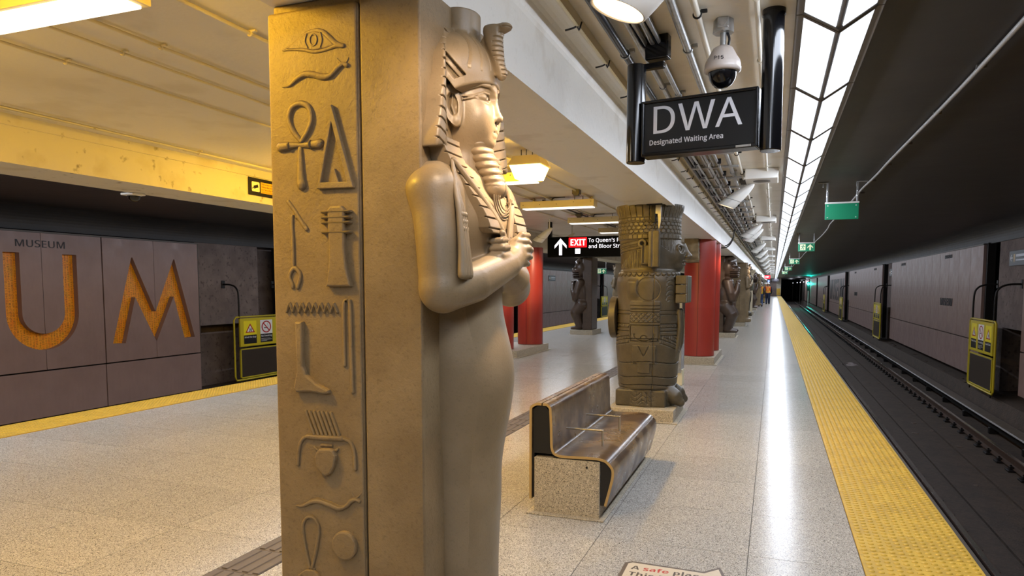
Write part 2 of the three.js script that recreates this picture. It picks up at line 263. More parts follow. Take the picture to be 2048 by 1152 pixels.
// ---------------------------------------------------------------- track pits, rails
const pit = struct('track_bed', null);
part('right_bed', [box(1.0, 4.9, -1.4, -1.22, -175, 8)], M.track, pit);
part('left_bed', [box(-12, -7.7, -1.4, -1.22, -175, 8)], M.track, pit);
part('ledge', [profileZ([[3.98, -1.22], [4.08, -0.66], [4.9, -0.6], [4.9, -1.22]], -120, 8), profileZ([[-10.98, -1.22], [-11.08, -0.72], [-12, -0.68], [-12, -1.22]], -120, 8)], M.track, pit);
part('drain_channel', [box(2.35, 2.39, -1.22, -1.19, -118, 8), box(2.9, 2.94, -1.22, -1.19, -118, 8)], M.track, pit);
{
  const profile = (x) => [[x - 0.07, -1.19], [x + 0.07, -1.19], [x + 0.07, -1.175], [x + 0.012, -1.155], [x + 0.012, -1.09], [x + 0.034, -1.075], [x + 0.034, -1.052], [x - 0.034, -1.052], [x - 0.034, -1.075], [x - 0.012, -1.09], [x - 0.012, -1.155], [x - 0.07, -1.175]];
  const clip = merge([rbox(-0.14, 0.14, 0, 0.03, -0.09, 0.09, 0.008), rbox(-0.11, -0.05, 0.03, 0.075, -0.035, 0.035, 0.008), rbox(0.05, 0.11, 0.03, 0.075, -0.035, 0.035, 0.008), cyl(0.014, 0.014, 0.07, 0.1, -0.085, 0, 8), cyl(0.014, 0.014, 0.07, 0.1, 0.085, 0, 8)]);
  for (const [x, lab, far] of [[1.93, 'near running rail beside the yellow platform edge', 0], [3.43, 'far running rail with a row of fasteners, right track', 1]]) {
    const t = thing('rail', lab, 'rail');
    part('rail_body', profileZ(profile(x), -170, 8), M.rail, t); part('rail_head', rbox(x - 0.024, x + 0.024, -1.053, -1.05, -170, 8, 0.001, 1), M.railTop, t, 'polished running surface');
    const rest = [];
    for (let k = 0; k < 190; k++) { const z = 3 - k * 0.58; if (z < -2 && z > -34) { const m = part('fastener', clip, M.darkSteel, t); m.position.set(x, -1.22, z); } else if (z < -34) rest.push(at(clip.clone(), x, -1.22, z)); }
    stuff(part('fastener_field', rest, M.darkSteel, t));
  }
  const t = thing('third_rail', 'power rail under a long grey cover board beside the right wall', 'rail');
  part('power_rail', profileZ([[3.83, -1.02], [3.9, -1.02], [3.9, -1.1], [3.83, -1.1]], -93, 8), M.darkSteel, t);
  part('cover_board', profileZ([[3.74, -0.955], [3.76, -0.935], [3.95, -0.925], [3.965, -0.945], [3.96, -0.985], [3.945, -0.985], [3.945, -0.945], [3.755, -0.96]], -93, 8), M.cover, t);
  const sup = merge([rbox(3.8, 3.93, -1.22, -1.1, -0.05, 0.05, 0.01), rbox(3.925, 3.965, -1.2, -0.96, -0.03, 0.03, 0.006), cyl(0.045, 0.03, -1.2, -1.1, 3.86, 0, 10)]);
  for (let k = 0; k < 50; k++) { const m = part('support', sup, M.darkSteel, t); m.position.z = 2 - k * 1.9; }
  for (const [x, lab] of [[-8.6, 'nearer running rail of the left track'], [-10.1, 'farther running rail of the left track']]) { const r = thing('rail', lab, 'rail'); part('rail_body', profileZ(profile(x), -90, 8), M.rail, r); r.userData.kind = 'structure'; delete r.userData.category; delete r.userData.label; }
}
// damp puddle and litter between the rails
{
  const r = mulberry(91), g = [];
  for (let i = 0; i < 90; i++) { const x = r() < 0.5 ? lerp(2.4, 3.1, r()) : lerp(4.1, 4.3, r()), z = -4 - r() * 40, s = 0.02 + r() * 0.05, y = x > 4 ? -0.64 : -1.22; const q = new THREE.IcosahedronGeometry(s, 0); q.scale(1.4, 0.35, 1); q.rotateY(r() * 6); g.push(metric(at(q, x, y, z))); }
  stuff(part('grit', g, std({ color: 0x574a40, roughness: 0.8 }), pit));
  const sh = new THREE.Shape(); for (let i = 0; i < 26; i++) { const a = i / 26 * 6.283, q = 0.26 * (0.7 + 0.5 * r()); i ? sh.lineTo(Math.cos(a) * q, Math.sin(a) * q * 2.6) : sh.moveTo(q, 0); }
  const pg = new THREE.ExtrudeGeometry(sh, { depth: 0.004, bevelEnabled: false }); pg.rotateX(-Math.PI / 2);
  solo('puddle', metric(at(pg, 2.55, -1.22, -27)), std({ color: 0x0b0c0d, roughness: 0.04 }), 'shallow wet puddle shining between the rails of the right track', 'puddle');
}

// ---------------------------------------------------------------- ceilings and beams
const ceiling = struct('ceiling', [box(-7.06, 0.06, 2.77, 2.95, ZEND, ZNEAR)], M.paint);
{ // black vaults over the tracks, coved into the walls
  const pts = [[0.41, 2.8]]; for (let i = 0; i <= 10; i++) { const a = i / 10 * Math.PI / 2; pts.push([4.0 + 0.34 * Math.sin(a), 2.46 + 0.34 * Math.cos(a)]); } pts.push([4.34, 2.42], [4.95, 2.42], [4.95, 3.05], [0.41, 3.05]);
  struct('ceiling_right', profileZ(pts, -170, 8), M.black); struct('ceiling_left', profileZ(pts.map(([x, y]) => [-7 - x, y]).reverse(), -170, 8), M.black);
  struct('ceiling_upper', [box(-8, 1, 2.95, 3.1, -122, 8)], M.concrete);
  struct('ceiling_end', [box(-7.5, 0.5, 2.8, 2.95, -170, ZEND)], M.black);
}
const beamProfile = [[-1.545, 2.4], [-1.13, 2.4], [-1.13, 2.388], [-1.05, 2.388], [-1.05, 2.66]]; for (let i = 0; i <= 8; i++) { const a = i / 8 * Math.PI / 2; beamProfile.push([-1.05 + 0.1 * (1 - Math.cos(a)), 2.66 + 0.11 * Math.sin(a)]); } beamProfile.push([-0.95, 2.79], [-1.545, 2.79]);
struct('trim_4', profileZ(beamProfile, ZEND, ZNEAR), M.beamPaint);
struct('trim_5', [box(-5.93, -5.34, 2.415, 2.79, ZEND, ZNEAR), box(-5.36, -5.32, 2.69, 2.77, ZEND, ZNEAR)], M.oldPaint);

// ---------------------------------------------------------------- walls across the tracks
const font = await new FontLoader().loadAsync('fonts/droid/droid_sans_bold.typeface.json'), fontR = await new FontLoader().loadAsync('fonts/droid/droid_sans_regular.typeface.json');
const letterMat = std({ color: 0x241f22, roughness: 0.5 });
function lettering(str, h, w, depth, mat, f = font) { const g = new TextGeometry(str, { font: f, size: h, depth, curveSegments: 5, bevelEnabled: false }); g.computeBoundingBox(); const b = g.boundingBox, k = w ? w / (b.max.x - b.min.x) : 1, ky = h / (b.max.y - b.min.y); g.translate(-(b.min.x + b.max.x) / 2, -b.min.y, 0); g.scale(k, w ? ky : 1, 1); return metric(g); }
function bay(wall, X, s, a, b, w, y0, y1, y2) { // enamel panels from z = a to b; s = +1: the wall on the right
  const n = Math.round((a - b) / w), W = (a - b) / n, hi = [], r = mulberry(n * 7 + Math.round(a));
  for (let i = 0; i < n; i++) for (const [lo, up] of [[y0, y1 - 0.012], [y1 + 0.012, y2]]) {
    const m = part('wall_panel', rbox(0, 0.06, lo, up, -W / 2 + 0.005, W / 2 - 0.005, 0.004, 1), M.enamel, wall); m.position.set(s > 0 ? X : X - 0.06, 0, a - (i + 0.5) * W + 0); if (s > 0) m.position.x = X;
  }
  part('rail_frame', [box(X + s * 0.055, X + s * 0.14, y0, y2, a - 0.002, b + 0.002)], M.joint, wall);
  part('top_trim', [rbox(Math.min(X - s * 0.012, X + s * 0.1), Math.max(X - s * 0.012, X + s * 0.1), y2, y2 + 0.03, b, a, 0.004, 1)], M.steelGrey, wall);
}
function recess(wall, X, s, a, b) { // concrete bay with a dark niche below
  const c0 = X + s * 0.12, c1 = X + s * 0.5, bx = (y0, y1, z0, z1) => box(Math.min(c0, c1), Math.max(c0, c1), y0, y1, z0, z1);
  part('concrete_face', [bx(0.67, 2.44, b + 0.72, a - 0.03), bx(-0.7, 0.67, b + 0.72, b + 1.15)], M.concrete, wall);
  part('steel_post', [box(X + s * 0.05, X + s * 0.2, -0.7, 2.44, b + 0.02, b + 0.12)], M.darkSteel, wall);
}
const wallR = struct('wall_right', null), wallL = struct('wall_left', null);
part('backing', [box(4.75, 5.1, -1.4, 3.05, -170, 8)], M.concrete, wallR);
part('backing', [box(-12.1, -11.75, -1.4, 3.05, -170, 8)], M.concrete, wallL);
{
  const X = 4.25; bay(wallR, X, 1, 8, -15.2, 1.05, -0.5, 0.305, 2.4);
  let a = -15.2; for (const [b, c] of [[-17.93, -30.55], [-33.1, -46.8], [-49.6, -62.5], [-65.4, -79.2], [-82, -96], [-98.6, -112]]) { recess(wallR, X, 1, a, b); bay(wallR, X, 1, b, c, 1.05, -0.5, 0.305, 2.4); a = c; }
  recess(wallR, X, 1, -112, -115);
  for (const [str, z, y, h, w] of [['MUSEUM', -21.2, 2.23, 0.09, 0.78], ['MUSEUM', -21.25, 1.0, 0.2, 1.35], ['MUSEUM', -28, 2.23, 0.09, 0.78], ['MUSEUM', -35.3, 2.23, 0.09, 0.78], ['MUSEUM', -43.5, 2.23, 0.09, 0.78], ['MUSEUM', -43, 1.0, 0.2, 1.35], ['MUSEUM', -56, 0.5, 1.55, 11.6]]) {
    const m = part('wall_lettering', lettering(str, h, w, 0.012, letterMat), letterMat, wallR); m.rotation.y = -Math.PI / 2; m.position.set(X, y, z);
  }
}
const glyphPrint = (() => { // flat print on the letter backs: rows of small signs
  return sign(1024, 1024, (g, w, h) => {
    const r = mulberry(77); g.fillStyle = '#ee9a1a'; g.fillRect(0, 0, w, h);
    for (let i = 0; i < 500; i++) { g.fillStyle = `rgba(${200 + r() * 40 | 0},${110 + r() * 50 | 0},10,0.25)`; g.beginPath(); g.ellipse(r() * w, r() * h, 8 + r() * 30, 20 + r() * 60, 0, 0, 7); g.fill(); }
    g.strokeStyle = '#7a4a10'; g.fillStyle = '#7a4a10'; g.lineCap = 'round';
    for (let x = 14; x < w; x += 44) for (let y = 8; y < h;) { const k = (r() * 7) | 0, s = 20 + r() * 22, cx = x + r() * 8; g.lineWidth = 2.5 + r() * 3; g.beginPath();
      if (k === 0) { g.moveTo(cx, y); g.lineTo(cx, y + s); g.moveTo(cx - 10, y + s * 0.35); g.lineTo(cx + 12, y + s * 0.35); } else if (k === 1) { g.ellipse(cx, y + s * 0.3, 8, s * 0.3, 0, 0, 7); g.moveTo(cx, y + s * 0.6); g.lineTo(cx, y + s); } else if (k === 2) { for (let j = 0; j < 5; j++) g.lineTo(cx - 14 + j * 7, y + (j % 2) * 8 + s * 0.4); } else if (k === 3) { g.rect(cx - 9, y + 3, 18, s * 0.55); } else if (k === 4) { g.moveTo(cx - 12, y + s); g.quadraticCurveTo(cx - 6, y, cx + 6, y + 6); g.lineTo(cx + 12, y + s * 0.4); g.lineTo(cx + 2, y + s); } else if (k === 5) { g.moveTo(cx - 14, y + s * 0.5); g.quadraticCurveTo(cx, y, cx + 14, y + s * 0.5); } else { g.moveTo(cx - 8, y); g.lineTo(cx - 8, y + s); g.moveTo(cx + 4, y + 4); g.lineTo(cx + 4, y + s); }
      g.stroke(); y += s + 7; }
  }, { roughness: 0.4 });
})();
glyphPrint.map.wrapS = glyphPrint.map.wrapT = THREE.RepeatWrapping; glyphPrint.map.repeat.set(1 / 1.15, 1 / 1.15);
{
  const X = -11.25; bay(wallL, X, -1, 8, -6.95, 1.12, -0.66, 0.112, 2.37);
  // four tall panels with the U and the M cut through them; coordinates are (distance along the wall, height)
  const panels = [], seam = 0.004, T = 0.1;
  const uOut = (cx, k) => { const o = []; for (let i = 0; i <= 12; i++) { const a = Math.PI / 2 * i / 12; o.push([cx + k * 0.615 * Math.sin(a), 1.06 - 0.604 * Math.cos(a)]); } return o; }, uIn = (cx, k) => { const o = []; for (let i = 12; i >= 0; i--) { const a = Math.PI / 2 * i / 12; o.push([cx + k * 0.36 * Math.sin(a), 1.06 - 0.335 * Math.cos(a)]); } return o; };
  const U = 8.11;
  for (const k of [-1, 1]) { const e = U + k * 1.1, c = U + k * seam; panels.push([[c, 0.125], ...uOut(U, k).map(([x, y]) => [Math.abs(x - U) < seam ? c : x, y]), [U + k * 0.615, 2.04], [U + k * 0.36, 2.04], ...uIn(U, k).map(([x, y]) => [Math.abs(x - U) < seam ? c : x, y]), [c, 2.37], [e - k * 0.008, 2.37], [e - k * 0.008, 0.125]]); }
  const Mx = 10.33, flat = 0.012;
  for (const k of [-1, 1]) { const e = Mx + k * 1.11, c = Mx + k * seam; panels.push([[c, 0.125], [c, 0.44], [Mx + k * 0.45, 1.3], [Mx + k * 0.695, 0.45], [Mx + k * 0.965, 0.46], [Mx + k * (0.49 + flat), 2.04], [Mx + k * (0.49 - flat), 2.04], [c, 1.02], [c, 2.37], [e - k * 0.008, 2.37], [e - k * 0.008, 0.125]]); }
  for (const p of panels) {
    const s = shapeOf(p); const g = new THREE.ExtrudeGeometry(s, { depth: T, bevelEnabled: false }); g.rotateY(Math.PI / 2); // (along, up, depth) to (depth, up, -along)
    part('letter_panel', metric(at(g, X - T, 0, 0)), M.enamel, wallL);
  }
  for (const [a, b] of [[-7.0, -9.205], [-9.215, -11.44]]) part('wall_panel', rbox(X - 0.06, X, -0.66, 0.1, b + 0.004, a - 0.004, 0.004, 1), M.enamel, wallL);
  part('letter_back', [box(X - T - 0.03, X - T - 0.001, 0.35, 2.15, -11.43, -7.0)], glyphPrint, wallL, 'orange panel printed with small signs behind the cut letters');
  part('rail_frame', [box(X - 0.16, X - 0.13, -0.66, 2.37, -11.44, -6.95), box(X - 0.13, X - 0.06, -0.66, 0.12, -11.44, -6.95)], M.joint, wallL);
  part('top_trim', [rbox(X - 0.1, X + 0.012, 2.37, 2.4, -11.45, -6.95, 0.004, 1), rbox(X - 0.12, X + 0.003, 0.1, 2.37, -11.455, -11.44, 0.003, 1)], M.steelGrey, wallL);
  const t = part('wall_lettering', lettering('MUSEUM', 0.115, 0.83, 0.006, letterMat, fontR), letterMat, wallL); t.rotation.y = Math.PI / 2; t.position.set(X, 2.135, -8.11);
  let a = -11.45; for (const [b, c] of [[-14.1, -28.8], [-31.4, -46.1], [-48.75, -63], [-65.6, -80]]) { recess(wallL, X, -1, a, b); bay(wallL, X, -1, b, c, 1.12, -0.66, 0.112, 2.37); a = c; }
}
// end walls, tunnel
struct('wall_back', [box(-12.1, 5.1, -1.4, 3.1, 7.8, 8.1)], M.concrete);
struct('wall_front', [box(-12.1, 1.02, -1.4, 3.1, ZEND - 0.3, ZEND)], M.paint);
struct('wall_tunnel', [box(-12.1, 5.1, -1.4, 3.1, -170.3, -170), box(0.9, 1.1, -1.4, 3.1, -170, -118.3)], M.black);

// ---------------------------------------------------------------- platform-edge light fixtures
{
  const diffuser = glow(0xe9f3ff, 1.25, { roughness: 0.5 });
  const make = () => {
    const t = thing('ceiling_light', 'wedge-shaped light with two glowing faces, one of the long row over the right platform edge', 'ceiling light', [0, 0, 0], 0, 'wedge lights over the right platform edge');
    for (const f of [-1, 1]) part('diffuser', metric(at((() => { const g = new THREE.BoxGeometry(0.165, 0.008, 1.17); g.rotateZ(f * 0.559); return g; })(), 0.2355 + f * 0.083, 2.672, 0)), diffuser, t, 'glowing frosted panel');
    part('ridge_bar', profileZ([[0.215, 2.638], [0.2355, 2.618], [0.256, 2.638], [0.256, 2.65], [0.2355, 2.64], [0.215, 2.65]], -0.61, 0.61), M.steelGrey, t);
    for (const z of [-0.6, 0.6]) part('cross_bar', profileZ([[0.07, 2.715], [0.2355, 2.612], [0.401, 2.715], [0.401, 2.735], [0.2355, 2.66], [0.07, 2.735]], z - 0.012, z + 0.012), M.steelGrey, t);
    part('side_rail', [rbox(0.06, 0.105, 2.705, 2.775, -0.612, 0.612, 0.004), rbox(0.37, 0.415, 2.705, 2.8, -0.612, 0.612, 0.004)], M.steelGrey, t);
    part('housing', [box(0.06, 0.41, 2.79, 2.8, -0.612, 0.612)], M.steelGrey, t);
    return t;
  };
  const L0 = make(); L0.position.z = -2.85;
  for (let k = 1; k < 94; k++) dup(L0, [0, 0, -2.85 - k * 1.232]);
  const back = struct('trim_6', null); for (let k = 1; k < 7; k++) { const c = L0.clone(); for (const m of [...c.children]) { m.position.z += k * 1.232 - 2.85; back.add(m); } }
  const g = []; for (const f of [-1, 1]) { const q = new THREE.BoxGeometry(0.165, 0.008, 122); q.rotateZ(f * 0.559); g.push(metric(at(q, -7.2355 + f * 0.083, 2.672, -57))); }
  const left = struct('trim_7', null); part('diffuser', g, diffuser, left); part('housing', [box(-7.41, -7.06, 2.72, 2.95, ZEND, ZNEAR)], M.steelGrey, left);
}
// ---------------------------------------------------------------- cross-wise strip lights in the middle
{
  const lens = glow(0xfff6ea, 1.6), W = 1.09, D = 0.2;
  const t = thing('strip_light', 'cream strip light hanging across the ceiling at upper left, nearest of the strip lights', 'strip light', [-2.92, 2.62, -2.02]);
  part('housing', [rbox(-W / 2, W / 2, 0.0, 0.095, -D, 0, 0.004)], M.fixture, t);
  part('lens', [rbox(-W / 2 + 0.03, W / 2 - 0.03, -0.012, 0.002, -D + 0.02, -0.02, 0.004)], lens, t, 'glowing white lens');
  for (const x of [-0.36, -0.2, 0.24, 0.36]) part('hanger', [cyl(0.005, 0.005, 0.095, 0.15, x, -D / 2, 6)], M.steelGrey, t);
  part('cable', [pipe([[-0.1, 0.09, -D / 2], [-0.08, 0.14, -D / 2], [0, 0.148, -D / 2], [0.1, 0.149, -D / 2]], 0.007)], M.blackMat, t);
  for (const x of [-0.5, -0.25, 0, 0.25, 0.5]) part('screw', [metric(at(new THREE.SphereGeometry(0.006, 8, 6), x, 0.045 + (x > 0 ? 0.02 : 0), 0.0))], M.steelGrey, t);
  const zs = [-2.02, -4.6, -7.1, -9.62, -12.1, -14.42, -16.9, -19.4];
  const labs = [null, null, 'cream strip light under the ceiling just behind the glowing orange box lamp', 'cream strip light in front of the overhead exit sign, the largest one seen whole', 'cream strip light right behind the largest whole one, its end behind the warrior pier', 'cream strip light behind the overhead exit sign, half hidden by the warrior pier'];
  for (let k = 1; k < zs.length; k++) dup(t, [-2.92, 2.62, zs[k]], 0, labs[k] ?? 'cream strip light across the middle ceiling, hidden behind a pillar', k === 1 || k > 5 ? 'strip lights hidden behind the pillars' : undefined);
  for (const z of [2.9, 0.45, ...zs]) areaLight(TUBE, TUBE_NITS, W - 0.08, D - 0.05, [-2.92, 2.6, z - D / 2], [-2.92, 0, z - D / 2]);
  const b = struct('trim_8', null); for (const z of [2.9, 0.45]) { const c = t.clone(); for (const m of [...c.children]) { m.position.x += -2.92; m.position.y += 2.62; m.position.z += z; b.add(m); } }
}
// ---------------------------------------------------------------- orange box lamps
{
  const lens = glow(0xffd27a, 8);
  function lamp(p, label, cd = SODIUM_CD) {
    const t = thing('box_lamp', label, 'lamp', p);
    const fr = (w0, d0, w1, d1, y0, y1) => { const g = new THREE.CylinderGeometry(Math.SQRT1_2, Math.SQRT1_2, 1, 4, 1); g.rotateY(Math.PI / 4); const a = g.attributes.position; for (let i = 0; i < a.count; i++) { const top = a.getY(i) > 0; a.setXYZ(i, a.getX(i) * (top ? w1 : w0), top ? y1 : y0, a.getZ(i) * (top ? d1 : d0)); } const q = g.toNonIndexed(); q.computeVertexNormals(); return metric(q); };
    part('housing', [fr(0.31, 0.31, 0.24, 0.24, 0, 0.075), rbox(-0.16, 0.16, -0.012, 0.004, -0.16, 0.16, 0.004)], M.fixture, t);
    part('lens', [fr(0.21, 0.21, 0.29, 0.29, -0.13, -0.012)], lens, t, 'glowing amber refractor');
    for (const x of [-0.08, -0.03, 0.03, 0.08]) part('hanger', [cyl(0.004, 0.004, 0.07, 0.15, x, 0, 6)], M.blackMat, t);
    const l = new THREE.PointLight(SODIUM, cd, 0, 2); l.position.set(p[0], p[1] - 0.06, p[2]); l.castShadow = true; l.shadow.radius = 5; scene.add(l);
  }
  lamp([-2.16, 2.62, -6.25], 'box lamp glowing bright orange under the ceiling beside the pharaoh statue', 10);
  const s = struct('trim_9', null); // the same lamps above and behind the frame, and those of the left row
  for (const p of [[-2.16, 2.62, -1.36], [-4.2, 2.62, -1.6], [-4.2, 2.62, -6.25]]) { lamp(p, '', p[0] > -3 ? 10 : SODIUM_CD); const o = scene.children[scene.children.length - 2]; scene.remove(o); s.add(o); o.userData = {}; }
  names.set('box_lamp', 1);
}

// ---------------------------------------------------------------- stone materials
M.stone = std({ map: tex(512, (i) => { const s = clamp((grain[i] - 0.6) * 5); return mix3(mix3(mix3([142, 123, 92], [116, 97, 68], mid[i]), [100, 83, 58], clamp((broad[i] - 0.52) * 1.6) * 0.8), [78, 62, 40], s * 0.25); }, 0.9), bumpMap: tex(512, (i) => 255 * (0.35 * mid[i] + 0.35 * fine[i] + 0.3 * grain[i]), 0.42, false), bumpScale: 0.003, roughness: 0.6 });
M.stoneSmooth = std({ map: tex(512, (i) => { const s = clamp((grain[i] - 0.64) * 5); return mix3(mix3(mix3([142, 124, 97], [124, 107, 81], mid[i]), [108, 92, 69], clamp((broad[i] - 0.52) * 1.5) * 0.8), [82, 68, 48], s * 0.18); }, 0.7), bumpMap: tex(512, (i) => 255 * (0.6 * mid[i] + 0.2 * fine[i] + 0.2 * grain[i]), 0.4, false), bumpScale: 0.0014, roughness: 0.4 });
M.bronze = std({ map: tex(512, (i) => { const t = mid[i], s = clamp((grain[i] - 0.62) * 5); return mix3(mix3([92, 84, 67], [66, 59, 46], t), [42, 37, 29], s * 0.4); }, 0.7), bumpMap: tex(512, (i) => 255 * (0.7 * mid[i] + 0.3 * fine[i]), 0.4, false), bumpScale: 0.002, roughness: 0.42 });
M.darkWood = std({ map: tex(512, (i) => mix3([88, 71, 58], [58, 45, 36], mid[i] * 0.6 + streak[i] * 0.6), 0.8), bumpMap: tex(512, (i) => 255 * mid[i], 0.4, false), bumpScale: 0.001, roughness: 0.38 });

// terrazzo plinth under a pier (a thing of its own: the carved piers stand on it)
function plinth(label, x0, x1, z0, z1, h, group) {
  const t = thing('plinth', label, 'plinth', [(x0 + x1) / 2, 0, (z0 + z1) / 2], 0, group), w = (x1 - x0) / 2, d = Math.abs(z1 - z0) / 2;
  part('block', rbox(-w, w, 0, h, -d, d, 0.008), M.terrazzoRough, t); part('skirt', rbox(-w - 0.05, w + 0.05, 0, 0.012, -d - 0.05, d + 0.05, 0.005), M.terrazzoRough, t); return t;
}

// ---------------------------------------------------------------- the pharaoh pier
const HX = 0.285, HY = 2.07;
function faceSDF(x, y, z) {
  const u = x - HX, v = y - HY, w = Math.abs(z);
  let d = ell(u, v, w, [-0.005, 0.03, 0], [0.114, 0.15, 0.1]);
  d = smin(d, ell(u, v, w, [0.03, -0.05, 0], [0.082, 0.066, 0.078]), 0.04);
  d = smin(d, ell(u, v, w, [0.062, -0.012, 0.042], [0.042, 0.05, 0.034]), 0.03);
  d = smin(d, ell(u, v, w, [0.084, -0.093, 0], [0.022, 0.02, 0.026]), 0.025);
  const neck = cap3(x, y, z, [0.27, 1.84, 0], [0.275, 1.99, 0], 0.085, 0.07);
  if (d > 0.07 || d < -0.03) return smin(d > 0 ? d - 0.035 : d, neck, 0.03);
  d = smin(d, cap3(u, v, w, [0.096, 0.075, 0], [0.1, 0.045, 0.0], 0.02, 0.014), 0.02);
  d = smin(d, cap3(u, v, w, [0.1, 0.05, 0], [0.12, -0.012, 0], 0.009, 0.0125), 0.014);
  d = smin(d, ell(u, v, w, [0.122, -0.018, 0], [0.014, 0.012, 0.013]), 0.008);
  d = smin(d, ell(u, v, w, [0.107, -0.022, 0.015], [0.012, 0.009, 0.008]), 0.008);
  d = smax(d, -ell(u, v, w, [0.112, -0.032, 0.009], [0.007, 0.004, 0.005]), 0.004);
  // brows and eyes
  d = smin(d, chain(u, v, w, [[0.108, 0.068, 0.012], [0.104, 0.08, 0.036], [0.086, 0.08, 0.064], [0.052, 0.064, 0.091]], [0.005, 0.0065, 0.006, 0.004]), 0.006);
  d = smax(d, -ell(u, v, w, [0.11, 0.043, 0.044], [0.025, 0.018, 0.034]), 0.014);
  d = smin(d, ell(u, v, w, [0.079, 0.041, 0.044], [0.021, 0.0155, 0.029]), 0.004);
  d = smin(d, chain(u, v, w, [[0.095, 0.036, 0.014], [0.101, 0.055, 0.034], [0.092, 0.056, 0.056], [0.07, 0.044, 0.079], [0.038, 0.041, 0.1]], [0.0025, 0.0042, 0.0044, 0.0042, 0.003]), 0.002);
  d = smin(d, chain(u, v, w, [[0.095, 0.036, 0.014], [0.0975, 0.0265, 0.036], [0.087, 0.027, 0.058], [0.069, 0.039, 0.079], [0.04, 0.03, 0.1]], [0.0025, 0.0036, 0.004, 0.004, 0.0028]), 0.002);
  d = Math.max(d, -ell(u, v, w, [0.1, 0.0425, 0.041], [0.006, 0.0075, 0.0075]));
  // lips
  d = smin(d, chain(u, v, w, [[0.109, -0.055, 0], [0.106, -0.053, 0.008], [0.09, -0.058, 0.028]], [0.0068, 0.007, 0.003]), 0.008);
  d = smin(d, chain(u, v, w, [[0.106, -0.0735, 0], [0.103, -0.0725, 0.009], [0.09, -0.063, 0.027]], [0.0078, 0.0074, 0.003]), 0.008);
  d = Math.max(d, -chain(u, v, w, [[0.118, -0.0635, 0], [0.112, -0.063, 0.012], [0.095, -0.0615, 0.03]], [0.0016, 0.0016, 0.0012]));
  d = smax(d, -cap3(u, v, w, [0.116, -0.042, 0], [0.117, -0.048, 0], 0.0025, 0.003), 0.006);
  // ears
  const eu = u - 0.012, er = Math.hypot((eu + 0.1 * v) / 0.0225, (v - 0.012) / 0.058), zc = 0.112 + eu * -0.75;
  let e = Math.max(Math.max((er - 1) * 0.0215, -(er - 0.72) * 0.0215), Math.abs(w - zc) - 0.008) - 0.0022;
  e = smin(e, ell(eu, v, w, [0.006, -0.04, 0.107], [0.012, 0.016, 0.012]), 0.01);
  e = smin(e, Math.max((er - 0.85) * 0.0215, Math.abs(w - 0.095) - 0.012), 0.005);
  e = smin(e, chain(eu, v, w, [[-0.004, 0.044, 0.111], [-0.007, 0.008, 0.114], [0.003, -0.022, 0.111]], [0.003, 0.0036, 0.004]), 0.003);
  e = Math.max(e, -ell(eu, v, w, [0.007, 0.006, 0.114], [0.0055, 0.014, 0.01]));
  d = smin(d, e, 0.006);
  return smin(d, neck, 0.03);
}
const bA = curve1([[0.14, 0.14], [0.5, 0.128], [0.84, 0.14], [1.2, 0.188], [1.46, 0.14], [1.7, 0.16], [1.84, 0.11], [1.93, 0.05]]), bB = curve1([[0.14, 0.15], [0.5, 0.158], [0.84, 0.165], [1.2, 0.19], [1.46, 0.185], [1.7, 0.255], [1.8, 0.27], [1.87, 0.19], [1.93, 0.08]]);
// a fist: fingers curled round a rod along the direction (0,1,0); c its centre, s mirrors it in z, f the way the knuckles face (x, z)
function fist(x, y, z, c, s) {
  const u = x - c[0], v = y - c[1], w = (z - c[2]) * s, far = Math.hypot(u, v, w); if (far > 0.2) return far - 0.1; let d = ell(u, v, w, [0.002, 0, 0.022], [0.036, 0.05, 0.036]);
  for (let i = 0; i < 4; i++) { const yy = 0.036 - i * 0.0235, r = [0.0105, 0.0118, 0.0112, 0.0098][i], l = [0, 0.006, 0.004, -0.004][i]; d = smin(d, chain(u, v, w, [[0.012, yy, 0.036], [0.038 + l, yy - 0.001, 0.016], [0.034 + l, yy - 0.004, -0.018], [0.006, yy - 0.006, -0.024]], [r * 1.08, r * 1.05, r, r * 0.92]), 0.0045); }
  return smin(d, chain(u, v, w, [[0.0, 0.03, 0.03], [0.022, 0.056, 0.02], [0.034, 0.056, -0.006]], [0.014, 0.0125, 0.0105]), 0.006);
}
